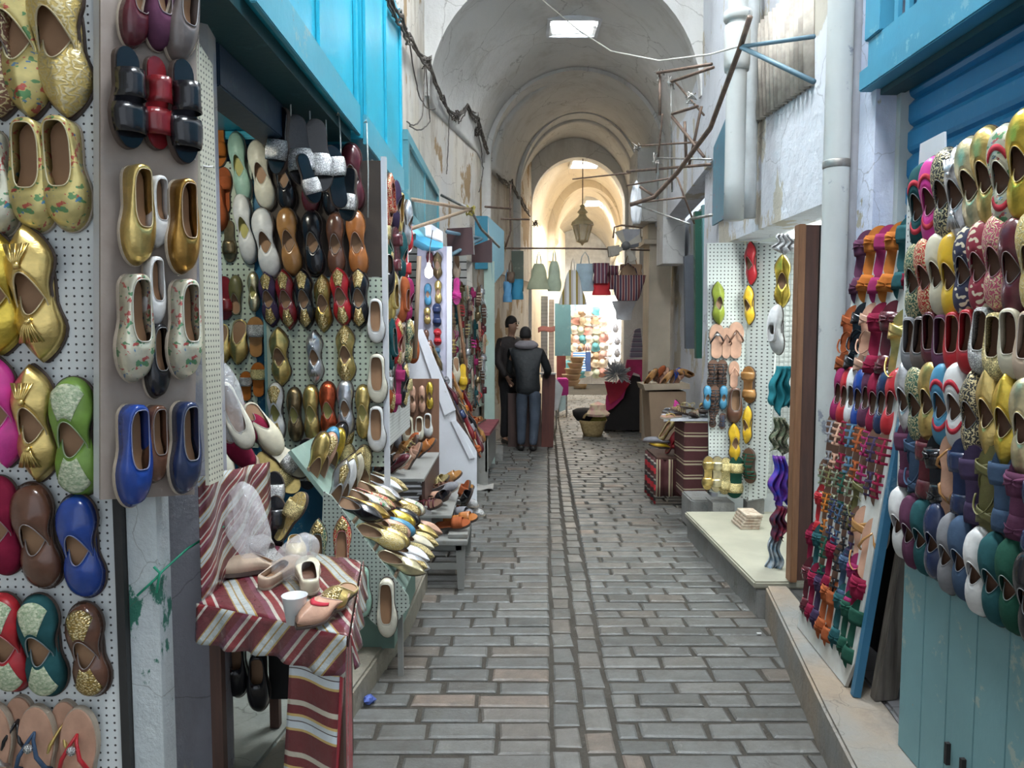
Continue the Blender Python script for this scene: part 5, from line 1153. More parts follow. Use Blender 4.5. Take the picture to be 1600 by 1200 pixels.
# things hanging at the door post
def hcloth(name,label,px,py0,py1,Y,w,mt,seed=1,cat='scarf',sw=.65):
    a=at_y(px,py0,Y); b=at_y(px,py1,Y); h=(a-b).length; rr=random.Random(seed); f=[rr.uniform(0,6) for _ in range(4)]
    def fn(u,v):
        ww=w*(.55+.45*min(1,v*2.2))*(1+.30*math.sin(v*8+f[2])*v); e=1-.22*abs(math.sin(u*4+f[0]))*v
        return a+Vector(((u-.5)*ww*1.25+.012*math.sin(v*11+f[1]),.022*math.sin(u*19+f[3]+v*2)-.02*u,-h*v*e))
    return tag(obj(name,MB().grid(fn,40,16),mt,smooth=True,solid=.004),label,cat)
g=None
hcloth('headscarf','white cloth bundle hung at the top of the timber post',1224,366,400,4.75,.09,mat('white cotton',(.7,.7,.7),.8),3)
pair('pointed','yellow gold',at_y(1223,440,4.85),Z3,Vector((-.4,-.9,0)).normalized(),.34,'glossy yellow slipper hanging beside the timber door post','yellow slippers by the timber post',wide=1.2)
pair('boot','white',at_y(1219,515,4.85),Z3,Vector((-.8,-.6,0)).normalized(),.32,'white bootee hanging under the glossy yellow slippers','white bootees by the timber post')
hcloth('felt_shoe_bag','teal felt cloth pouch hanging below the white bootees',1222,572,650,4.75,.11,mat('teal felt',(.01,.20,.24),.8),4,'pouch',.5)
hcloth('headscarf','black and grey patterned scarf under the teal pouch',1219,652,715,4.75,.085,shoe_mat('camouflage green'),5)
hcloth('headscarf','bright blue and violet scarf near the foot of the timber post',1220,712,800,4.7,.085,mat('violet blue print',(.02,.05,.45),.6,color2=(.16,.03,.25),vs=20),6)
hcloth('headscarf','dark red scarf end dangling above the door step',1218,790,850,4.68,.07,mat('dark red print',(.20,.01,.03),.6,color2=(.02,.02,.05),vs=25),7)
hcloth('headscarf','pale grey scarf tucked behind the dark red one',1210,815,905,4.72,.06,mat('pale grey print',(.42,.45,.48),.6,color2=(.10,.2,.3),vs=22),8)
for i in range(5):
    tag(obj('folded_mat',MB().box((1.70+.01*i,5.62,.216+.022*i),(1.84+.006*i,5.86,.236+.022*i)),mat('brown and white paper',(.55,.48,.38),.8,color2=(.35,.25,.18),vs=30),bevel=.003),['lowest','second lowest','middle','second highest','topmost'][i]+' folded mat in the small pile on the door step','mat','folded mats on the step')
# concrete blocks
tag(obj('stone_block',MB().box((1.52,6.42,-.01),(1.74,6.80,.26)),CONC,bevel=.012),'grey stone block at the far end of the door step','block')
tag(obj('stone_bollard',MB().lathe([(.07,-.01),(.085,.05),(.08,.18),(.07,.22),(.001,.225)],(1.77,6.38,.0),14),CONC,smooth=True),'short rounded stone beside the grey block','stone') if False else None
# striped cloth box and cardboard
BRS=lambda nm,ax,per,**k:stripes(nm,ax,per,[(0,(.09,.025,.025)),(.58,(.50,.42,.27)),(.70,(.09,.025,.025)),(.82,(.50,.42,.27)),(.90,(.09,.025,.025))],.85,bst=.2,**k)
t=T('striped_box','tall box under brown and beige striped cloth by the pegboards','box',(1.75,7.0,.0))
PT(t,'body',MB().box((1.58,6.98,.14),(1.80,7.42,.86)),BRS('brown beige stripe across',2,.13),bevel=.01)
t=T('low_table','low table draped in vertical brown and beige stripes with red side','table',(1.5,7.35,.0))
PT(t,'front_drape',MB().grid(lambda a,b:Vector((1.39+.42*a,7.30-.02*math.sin(a*25),.10+.36*b)),24,4),BRS('brown beige stripe down',0,.12),solid=.004,smooth=True)
PT(t,'side_drape',MB().grid(lambda a,b:Vector((1.385-.01*math.sin(a*20),7.31+.55*a,.02+.44*b)),16,4),stripes('red black side',2,.16,[(0,(.5,.02,.03)),(.35,(.05,.04,.04)),(.6,(.4,.36,.3)),(.7,(.1,.03,.03))],.8),solid=.004,smooth=True)
PT(t,'top',MB().box((1.39,7.30,.455),(1.81,7.86,.475)),DKW)
for i,(px,py,st,c,tv,nv,l) in enumerate(((1035,697,'pointed','yellow',(-.9,0,.1),(0,-.2,1),'yellow slipper lying on the low striped table'),(1052,690,'round','red',(.5,0,.9),(-.8,-.3,.4),'red mule standing on the low striped table'),(1050,700,'round','red',(.9,-.3,0),(0,0,1),'red slipper lying flat on the low striped table'),(1044,670,'ploafer','patterned gold',(.5,.1,.8),(-.7,-.6,.3),'gold and black flat leaning at the low table back'),(1060,645,'pointed','pink',(-.2,0,.95),(-.6,-.7,0),'hot pink slipper upright against the striped box'),(1025,690,'round','grey',(-.9,.3,0),(0,0,1),'grey slipper on the left corner of the low table'))):
    shoe(st,c,at_y(px,py,7.5),tv,nv,.27,l,None)
t=T('display_tray','white tray heaped with gold and silver sandals on the striped box','tray',(1.7,7.2,.87)); PT(t,'tray',MB().box((1.45,6.98,.865),(1.82,7.42,.885)),WH)
for i in range(9):
    c=['gold','silver','glitter gold','dark gold','pale gold','cream','gold','glitter silver','yellow gold'][i]
    shoe(['flip','cross','multi'][i%3],c,(1.47+.045*i,7.05+.28*((i*.618)%1),.90+.018*(i%5)),(-.8+.1*i,-.5,.1*(i%3)),(0,-.2,1),.25,f'{c} {STY[["flip","cross","multi"][i%3]][1]}, {ORD[i]} from left in the heap on the white tray','metallic sandals heaped on the tray',deco='emb')
t=T('cardboard_box','brown cardboard box with white label against the square pillar','box',(2.0,9.6,0))
YC=9.4
PT(t,'carton',MB().prism([at_y(x,y,YC) for x,y in((1014,612),(1072,612),(1072,686),(1018,690))],(0,.5,0)),mat('cardboard',(.36,.25,.16),.85,vs=3),bevel=.006)
PT(t,'flap',MB().prism([at_y(x,y,YC-.02) for x,y in((1005,601),(1078,600),(1078,608),(1008,610))],(0,.5,0)),mat('pale cardboard edge',(.45,.36,.26),.85)); PT(t,'sticker',MB().prism([at_y(x,y,YC-.01) for x,y in((1037,651),(1052,649),(1052,657),(1037,659))],(0,.006,0)),mat('white label',(.75,.75,.75),.6))
m=MB()
for i in range(9):
    px=1018+i*6.2; c=at_y(px,587+4*math.sin(i*2.1),YC+.12); s=shoe(['boot','multi','round','cross'][i%4],['tan','brown','rust','nude'][i%4] if i!=6 else 'blue',c,(R.uniform(-1,1),-.2,R.uniform(.1,.9)),(R.uniform(-.4,.4),-1,.4),.24,f'{["tan","brown","rust","nude"][i%4] if i!=6 else "bright blue"} {STY[["boot","multi","round","cross"][i%4]][1]}, {ORD[i]} from left heaped on the cardboard box','leather shoes heaped on the cardboard box')
# dark green door edge & wall stuff at right middle
tag(obj('door_frame',MB().prism([at_y(x,y,7.9) for x,y in((1086,330),(1099,330),(1101,560),(1088,560))],(0,.08,0)),painted('dark green door paint',(.01,.08,.05),(.1,.2,.15))),'dark green door frame strip behind the narrow pegboard','frame')
tag(obj('door_frame',MB().prism([at_y(x,y,7.85) for x,y in((1098,320),(1104,320),(1106,560),(1100,560))],(0,.08,0)),PALE),'pale green door frame strip beside the dark green one','frame')
tag(obj('door_grille',MB().prism([at_y(x,y,8.3) for x,y in((1070,400),(1084,398),(1086,545),(1072,545))],(0,.08,0)),mat('grey louvre',(.10,.11,.13),.7)),'dark grey louvred door edge left of the green frame','door')
t=T('poster_board','long paint-stained notice board high on right wall behind the rack','board',(1.8,7,2.6)); PT(t,'panel',MB().prism([Vector((1.775+(.0 if y<6.6 else .02),y,z)) for y,z in((6.15,3.55),(6.9,3.3),(6.9,2.62),(6.15,2.62))],(-.02,0,0)),painted('blue and maroon stained board',(.10,.24,.32),(.25,.10,.12),amt=.9,sc=2)) 
bag('plastic_bag','torn white plastic scrap hanging from the iron rack',at_y(994,350,6.9),(.05,.05,.38),12,mat('white plastic film',(.8,.8,.82),.4))
# fan / AC bracket
t=T('wall_fan','grey old wall fan on a bent bracket beside the square pillar','fan',(1.9,10.9,3.0)); Yf=10.85
PT(t,'bracket_arm',MB().tube([at_y(958,372,Yf),at_y(960,355,Yf),at_y(972,352,Yf),at_y(1004,356,Yf)],.012,8),IRON,smooth=True)
PT(t,'housing',MB().prism([at_y(x,y,Yf) for x,y in((973,358),(1000,358),(998,385),(975,388))],(0,.12,0)),mat('grey fan housing',(.26,.26,.28),.6)); 
fc=at_y(978,384,Yf-.1)
PT(t,'motor',MB().tube([fc+Vector((0,-.02,0)),fc+Vector((0,.10,0))],.06,14),mat('dark grey fan motor',(.12,.12,.12),.6),smooth=True)
for i in range(4):
    a=i*PI/2+.5; d=Vector((math.cos(a),0,math.sin(a))); e=Vector((-math.sin(a),0,math.cos(a)))
    PT(t,'blade',MB().prism([fc+d*.05-e*.02,fc+d*.22-e*.06,fc+d*.24+e*.05,fc+d*.06+e*.03],(0,.01,0)),mat('beige fan blade',(.34,.31,.26),.6))
PT(t,'switch_box',MB().prism([at_y(x,y,Yf-.02) for x,y in((950,385),(968,383),(968,398),(952,401))],(0,.12,0)),mat('beige box',(.38,.34,.28),.7))
# lantern
t=T('hanging_lantern','cream metal street lantern hanging in the bright far arch','lantern',at_y(910,345,12.2)); YL=12.2
lc=at_y(910,355,YL); s=YL/F
def zof(py): return at_y(910,py,YL).z
PT(t,'hanging_rod',MB().tube([(lc.x,YL,zof(322)),(lc.x,YL,zof(248))],.008,6),IRON)
CRM=mat('cream lantern metal',(.72,.58,.34),.45,metal=.3)
PT(t,'cap',MB().lathe([(.18,0),(.165,.05),(.07,.13),(.05,.17),(.085,.20),(.05,.24),(.03,.27),(.045,.30),(.001,.33)],(lc.x,YL,zof(352)),8),CRM)
PT(t,'glass_body',MB().lathe([(.085,0),(.15,.24),(.15,.25)],(lc.x,YL,zof(376)),6),mat('lantern glass',(.75,.68,.50),.1,alpha=.45,bst=0))
for i in range(6):
    a=i*PI/3; PT(t,'frame_bar',MB().tube([(lc.x+.088*math.cos(a),YL+.088*math.sin(a),zof(376)),(lc.x+.155*math.cos(a),YL+.155*math.sin(a),zof(352))],.008,5),CRM)
PT(t,'finial',MB().lathe([(.001,-.06),(.02,-.04),(.03,-.02),(.095,0),(.09,.02),(.001,.03)],(lc.x,YL,zof(378)),10),CRM,smooth=True)
# ---- hanging bags
def tote(name,label,px,t0,b0,Y,wt,wb,mt,dep=.12,handle=True,cat='bag',curve=.0):
    a=at_y(px,t0,Y); b=at_y(px,b0,Y); h=(a-b).length; o=T(name,label,cat,a)
    def fn(u,v):
        th=2*PI*u; w=wt+(wb-wt)*(v**.8); k=1-curve*max(0,v-.5)**2*4; cx=abs(math.cos(th))**.7*(1 if math.cos(th)>0 else -1)
        return a+Vector((w*.5*cx*k+.008*math.sin(v*9+th*3),dep*.5*math.sin(th)*(.4+.6*v)*k,-h*v))
    PT(o,'body',MB().grid(fn,40,12,cu=True).add([b+Vector((wb*.5*(1-curve)*math.cos(i*PI/8),dep*.4*math.sin(i*PI/8)*(1-curve),.004)) for i in range(16)],[tuple(range(16))]),mt,smooth=True)
    if handle: PT(o,'handle',MB().tube([a+Vector((-wt*.28,0,-.02)),a+Vector((-wt*.2,0,.10)),a+Vector((0,0,.17)),a+Vector((wt*.2,0,.10)),a+Vector((wt*.28,0,-.02))],.008,6),mt,smooth=True)
    return o
YB=11.3
PGR=mat('pale green cloth',(.45,.48,.32),.8); 
tote('cloth_bag','pale green cloth sack hanging leftmost on the alley rail',842,412,452,YB,.12,.34,PGR)
tote('cloth_bag','glossy pale mint sack hanging second on the alley rail',866,408,455,YB,.08,.26,mat('mint sequins',(.50,.58,.42),.35,bs=200),curve=.35)
tote('fluted_bag','white and mustard pleated bag hanging before the glowing stall',895,422,476,YB,.10,.40,stripes('white mustard pleats',0,.10,[(0,(.75,.75,.72)),(.4,(.35,.25,.05)),(.7,(.55,.5,.45))],.6))
tote('cloth_bag','pale blue sheer bag hanging right of the pleated one',914,412,455,YB+.1,.24,.26,mat('pale blue cloth',(.42,.55,.62),.7))
RS=stripes('maroon wave stripe',0,.055,[(0,(.14,.03,.05)),(.5,(.45,.38,.36)),(.7,(.08,.03,.07))],.7)
tote('striped_bag','maroon and cream striped bag over the red cloth bag',939,411,443,YB,.24,.20,RS,handle=False)
tote('cloth_bag','bright red frilled bag under the maroon striped bag',940,440,461,YB+.02,.20,.26,mat('bright red cloth',(.65,.02,.03),.7),handle=False)
tote('striped_bag','slim maroon bag half hidden by the wide striped bag',957,415,452,YB+.15,.18,.14,RS,handle=False)
tote('straw_bag','brown straw bag with red motif above the wide striped bag',986,413,432,YB-.2,.30,.32,mat('brown straw',(.32,.20,.12),.8,bs=150,bst=.5))
tote('striped_bag','wide dark red and navy striped shopping bag, largest of the hanging ones',981,430,470,YB-.25,.52,.36,stripes('dark red navy stripe',0,.075,[(0,(.12,.015,.02)),(.38,(.40,.28,.24)),(.5,(.03,.02,.05)),(.85,(.35,.25,.22))],.7),curve=.25,dep=.2)
tote('plastic_bag','white translucent bag under the wide striped bag',975,470,500,YB+.1,.36,.2,mat('white plastic film',(0,0,0),.4),handle=False)
tote('cloth_bag','small blue bag on the left wall before the shutters',793,440,472,11.0,.10,.12,mat('sky blue cloth',(.12,.35,.60),.7)); tote('cloth_bag','darker blue square bag right of the small blue bag',808,436,468,11.1,.16,.17,mat('mid blue cloth',(.02,.22,.36),.7),handle=False)
tote('straw_hat_bag','small dark straw bag hanging over the blue bags',798,425,442,11.0,.10,.11,mat('dark straw',(.14,.09,.06),.8),curve=.4)
tag(obj('meter_box',MB().prism([at_y(x,y,11.2) for x,y in((799,392),(818,392),(818,455),(799,455))],(0,.15,0)),painted('dark olive box',(.08,.10,.07),(.2,.2,.15))),'dark olive meter box on the left wall above blue bags','box')
# ---- far left shop fronts beyond arch
for i,(x0,x1,y0,y1,Y,c,l) in enumerate(((845,856,466,590,15.2,(.42,.45,.47),'ribbed grey shop shutter deep on the left'),(857,866,470,640,15.6,(.62,.56,.52),'cream shutter right of the ribbed grey one'))):
    t=T('far_shutter',l,'shutter',at_y(x0,y1,Y)); m=MB(); a=at_y(x0,y1,Y); b=at_y(x1,y0,Y); z=a.z
    while z<b.z: m.box((a.x,Y-.01,z),(b.x,Y,z+.066)); z+=.07
    PT(t,'slats',m,mat('far slats %d'%i,c,.6)); PT(t,'backing',MB().box((a.x,Y+.001,a.z),(b.x,Y+.03,b.z)),mat('dark gap',(0,0,0),.9))
t=T('blue_door','tall pale blue door with maroon foot at the end on the left','door',at_y(870,590,16.2)); PT(t,'leaf',MB().prism([at_y(x,y,16.2) for x,y in((867,474),(892,474),(892,556),(867,556))],(0,.05,0)),painted('far pale blue door',(.15,.34,.42),(.3,.42,.48))); PT(t,'foot_panel',MB().prism([at_y(x,y,16.2) for x,y in((870,556),(884,556),(884,592),(870,592))],(0,.05,0)),mat('maroon panel',(.22,.05,.05),.7))
# hat stall
t=T('hat_stall_frame','pale backboard of the far hat stall glowing at the alley end','board',(1.3,18.6,.5)); Yh=18.4
PT(t,'backboard',MB().prism([at_y(x,y,Yh+.3) for x,y in((888,470),(1016,455),(1016,600),(888,600))],(0,.05,0)),mat('bright white backboard',(.85,.86,.88),.8)); 
for px in(925,950,976): PT(t,'upright',MB().tube([at_y(px,470,Yh+.1),at_y(px,600,Yh+.1)],.02,6),WH)
hc=[(.62,.50,.35),(.70,.45,.38),(.55,.60,.45),(.75,.65,.50),(.10,.30,.32),(.60,.30,.25),(.45,.30,.18),(.78,.72,.62)]
hw=['straw','pink','pale green','cream','teal','rose','brown','ivory']
PT(t,'daylight_glow',MB().prism([at_y(x,y,Yh+.24) for x,y in((940,465),(1016,458),(1016,560),(940,560))],(0,.03,0)),mat('daylight glow panel',(1,1,1),.5,emit=5,bst=0))  # added glowing panel, stands in for blown-out daylight behind the jars
k=0
for r in range(8):
    for c in range(6):
        px=888+c*10.5+R.uniform(-2,2); py=488+r*13.5+R.uniform(-2,2); p=at_y(px,py,Yh)
        o=MB(); q=hc[k*3%8]; prof=[(.001,.11),(.05,.105),(.075,.08),(.08,.02),(.14,.0),(.142,-.005),(.001,-.006)]
        mt=mat('far hat '+hw[k*3%8],q,.8)
        h_=obj('straw_hat',MB().lathe(prof,(0,0,0),14),mt,smooth=True); h_.location=p; h_.rotation_euler=(R.uniform(.6,1.4),R.uniform(-.4,.4),0)
        tag(h_,f'{hw[k*3%8]} hat, {ORD[c]} from left in {ROW[r]} of the far hat stall','hat','hats on the far stall'); k+=1
tote('striped_bag','blue and white striped beach bag low on the hat stall',905,550,580,Yh-.4,.28,.30,stripes('blue white bands',2,.06,[(0,(.05,.20,.48)),(.5,(.6,.7,.8))],.7)); tote('cloth_bag','navy bag right of the blue striped beach bag',918,550,580,Yh-.35,.14,.16,mat('navy cloth',(.03,.07,.2),.7)); tote('cloth_bag','long light blue bag lying at the top of the hat stall',912,474,486,Yh-.4,.44,.42,mat('soft blue cloth',(.20,.36,.62),.7),handle=False)
gl=['vase','white ceramic jar','glass jar']
for i in range(24):
    px=952+(i%6)*10.5+R.uniform(-2,2); py=520+(i//6)*19; p=at_y(px,py,Yh-.2); hh=R.uniform(.14,.24)
    tag(obj('ceramic_jar',MB().lathe([(.04,0),(.075,hh*.3),(.06,hh*.7),(.03,hh*.85),(.04,hh),(.001,hh)],p,12),mat(['white glaze','grey glaze','pearl glaze'][i%3],[(.75,.76,.78),(.20,.20,.22),(.55,.55,.58)][i%3],.25),smooth=True),f'{["white","grey","pearl"][i%3]} jar, {ORD[i%6]} from left on {["top","second","third","lowest"][i//6]} shelf of the glowing stall','jar','jars in the glowing stall')
for r in range(4):
    a=at_y(946,520+19*r,Yh-.25); b=at_y(1014,520+19*r,Yh-.25); tag(obj('glass_shelf',MB().box((a.x,a.y,a.z-.02),(b.x,b.y+.25,a.z-.003)),WH),f'{["top","second","third","lowest"][r]} white shelf of jars in the glowing stall','shelf')
# magenta stall, baskets
YS=12.6
t=T('draped_stall','dark stall frame draped in magenta cloth before the square pillar','stall',(1.8,12.6,0))
mg=mat('magenta cloth',(.42,.015,.12),.7,color2=(.28,.01,.07))
PT(t,'drape',MB().prism([at_y(x,y,YS) for x,y in((980,562),(1009,562),(1016,604),(1005,606),(1000,586),(990,582),(980,602),(974,622),(958,638),(945,644),(948,618),(962,600),(976,584))],(0,.06,0)),mg)
PT(t,'drape',MB().prism([at_y(x,y,YS-.05) for x,y in((945,596),(968,598),(975,585),(982,570),(984,600),(968,622),(953,632))],(0,.05,0)),mat('crimson cloth',(.38,.01,.04),.75))
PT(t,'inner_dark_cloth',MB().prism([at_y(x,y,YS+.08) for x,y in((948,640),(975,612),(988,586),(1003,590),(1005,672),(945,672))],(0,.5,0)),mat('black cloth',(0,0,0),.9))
PT(t,'leg',MB().tube([at_y(1003,606,YS-.02),at_y(1003,676,YS-.02)],.04,8),LTW); PT(t,'striped_jacket',MB().prism([at_y(x,y,YS-.06) for x,y in((992,515),(1001,512),(1006,558),(984,560),(988,535))],(0,.12,0)),stripes('grey plum bands',2,.08,[(0,(.16,.15,.20)),(.6,(.35,.33,.36)),(.75,(.12,.08,.14))],.8),bevel=.01)
m=MB(); c=at_y(964,585,12.2)
for i in range(160):
    a=R.uniform(0,2*PI); b=R.uniform(-.6,1.4); d=Vector((math.cos(a)*math.cos(b),math.sin(a)*math.cos(b),math.sin(b))); m.tube([c+d*.05,c+d*R.uniform(.16,.25)+Vector((0,0,R.uniform(-.05,.03)))],.007,4)
tag(obj('feather_bundle',m,mat('grey silver tinsel',(.40,.42,.44),.35,metal=.5)),'bushy silver grey tinsel bundle beside the magenta drape','decoration')
def basket(label,c,r,h,mt,wide=1.15):
    t=T('straw_basket',label,'basket',c); PT(t,'body',MB().lathe([(.001,0),(r*.72,0),(r*.85,h*.3),(r,h*.75),(r*wide,h),(r*wide-.015,h),(r*.9,h*.7),(r*.6,.03),(.001,.03)],c,22),mt,smooth=True); return t
STR=mat('golden straw',(.48,.36,.17),.8,color2=(.34,.24,.10),vs=30,bs=120,bst=.8,dist=.01)
bc=at_z(926,681,0); t=basket('golden straw basket on the stones in the alley centre',bc,.20,.26,STR)
PT(t,'rim_handle',MB().tube([bc+Vector((-.02+.14*math.cos(a),-.16,.30+.09*math.sin(a))) for a in [i*PI/8 for i in range(9)]],.02,7),STR,smooth=True)
tag(obj('pompom_toy',MB().lathe([(.001,0),(.12,.03),(.15,.12),(.11,.22),(.001,.27)],bc+Vector((.07,0,.16)),16,wob=lambda a,z:1+.06*math.sin(9*a+z*50)),mat('yellow green straw hat',(.42,.40,.08),.9,bs=150,bst=1)),'yellow-green straw hat tucked into the golden basket','hat')
tag(obj('pink_hat',MB().lathe([(.001,0),(.17,.02),(.19,.06),(.13,.12),(.12,.20),(.001,.25)],at_y(934,640,12.1)+Vector((0,0,-.12)),18,wob=lambda a,z:1+.05*math.sin(11*a+z*40)),mat('pink and cream straw hat',(.70,.35,.35),.8,color2=(.70,.60,.38),vs=9)),'pink and cream straw hat stacked above the golden basket','hat')
tag(obj('black_bag',MB().lathe([(.001,0),(.13,0),(.19,.08),(.20,.16),(.12,.20),(.001,.21)],bc+Vector((-.12,.05,.24)),18,wob=lambda a,z:1+.06*math.sin(5*a)),mat('black cloth',(0,0,0),.9),smooth=True),'black cloth bag on the left of the golden basket','bag')
basket('larger brown straw basket deeper in the alley',at_z(906,607,0)+Vector((0,0,0)),.24,.40,mat('brown straw basket',(.36,.25,.14),.8,bs=120,bst=.8,color2=(.28,.18,.09)),1.0)
for i in range(5): basket(f'{["lowest","second","third","fourth","topmost"][i]} shallow basket in the stack behind the brown basket',at_y(890+3*i,603-9*i,15.6),.20-.015*i,.12,mat('tan straw basket',(.45,.33,.20),.8,bs=120),1.1)['group']='stacked shallow baskets'
# counters: pink cloth box, brown lectern
t=T('cloth_stool','small stool covered in bright magenta satin','stool',at_z(880,655,0)); c=at_z(880,652,0)
PT(t,'cover',MB().box((c.x-.12,c.y,.42),(c.x+.10,c.y+.4,.75)),mat('magenta satin',(.55,.03,.30),.4),bevel=.02); PT(t,'leg',MB().box((c.x+.05,c.y,0),(c.x+.08,c.y+.03,.42)),GALV); PT(t,'leg',MB().box((c.x-.11,c.y,0),(c.x-.08,c.y+.03,.42)),GALV)
t=T('white_cloth','white cloth draped over a low stand right of the brown counter','cloth',at_z(872,690,0)); c=at_z(868,680,0)
PT(t,'drape',MB().prism([at_y(x,y,11.6) for x,y in((866,588),(880,606),(872,640),(866,642))],(0,.02,0)),mat('white cloth',(.6,.6,.58),.8)); PT(t,'bag',MB().prism([at_y(x,y,11.7) for x,y in((872,620),(884,618),(884,640),(874,644))],(0,.06,0)),mat('mint white cloth',(.45,.55,.52),.8)); PT(t,'leg',MB().tube([at_y(869,640,11.7),at_z(869,668,0)],.015,6),WH)
t=T('wooden_counter','dark brown wooden counter the dark-jacketed person leans on','counter',(.45,10.9,0)); cy=11.05
z1=at_y(860,585,cy).z; xa=at_y(846,600,cy).x; xb=at_y(868,600,cy).x
RB=wood('reddish brown veneer',(.14,.045,.03),(.08,.025,.02),.4)
PT(t,'end_panel',MB().prism([Vector((xa,cy,0)),Vector((xb-.03,cy,0)),Vector((xb,cy,z1)),Vector((xa+.02,cy,z1))],(0,.2,0)),RB); PT(t,'front_panel',MB().box((-.06,cy+.03,0),(xa,cy+.06,.78)),wood('dark counter front',(.09,.05,.04),(.05,.03,.025))); PT(t,'top',MB().box((.0,cy-.02,z1),(xb+.01,cy+.22,z1+.02)),WH if False else mat('pale counter edge',(.55,.55,.55),.4))
# second stand under left bench region
tag(obj('floor_step',MB().box((-.45,9.85,-.01),(-.12,10.6,.10)),CONC,bevel=.01),'low stone threshold by the dark doorway behind the two people','step')
tag(obj('dark_doorway_panel',MB().box((-.36,10.4,.1),(-.33,11.0,2.3)),mat('dark doorway interior',(.04,.04,.045),.9)),'dark panel standing in for doorway shade behind the two people','panel')  # thin dark panel, the doorway's inner shade put into its colour
# ================================================================ PEOPLE
def skin(name,V,E,rad,mt,parent,sub=2,root=0,loc=None):
    me=bpy.data.meshes.new(name); me.from_pydata([tuple(v) for v in V],E,[]); me.update()
    o=link(name,me,mt,parent)
    if parent: o.location=-Vector(parent.location) if loc is None else loc
    md=o.modifiers.new('skin','SKIN'); md.use_smooth_shade=True
    for i,sv in enumerate(me.skin_vertices[0].data):
        r=rad[i]; sv.radius=(r,r) if not isinstance(r,tuple) else r; sv.use_root=(i==root)
    s=o.modifiers.new('sub','SUBSURF'); s.levels=sub; s.render_levels=sub
    return o
class Sk:
    def __init__(s): s.V=[];s.E=[];s.r=[]
    def chain(s,pts,rs,start=None):
        prev=start
        ids=[]
        for p,r in zip(pts,rs):
            s.V.append(Vector(p)); s.r.append(r); i=len(s.V)-1
            if prev is not None: s.E.append((prev,i))
            prev=i; ids.append(i)
        return ids
SKN=mat('warm brown skin',(.36,.20,.13),.55,vs=8,bs=200,bst=.05)
def hand(sk,start,w,d,side):
    """palm and five bent fingers from wrist w pointing along d"""
    d=Vector(d).normalized(); a=d.cross(Vector((0,1,0))); a=a.normalized() if a.length>.1 else Vector((1,0,0)); b=d.cross(a)
    p1=Vector(w)+d*.045; ids=sk.chain([p1],[(.034,.016)],start); pm=ids[0]
    for k,(o,l) in enumerate(((-.027,.062),(-.009,.072),(.009,.068),(.026,.055))):
        q=p1+d*.04+a*o; sk.chain([q,q+d*l*.45+b*.008,q+d*l*.85+b*.026],[.010,.0085,.0075],pm)
    q=Vector(w)+d*.02+a*(-.034*side); sk.chain([q,q+d*.032-a*.014*side+b*.012],[.010,.008],pm)
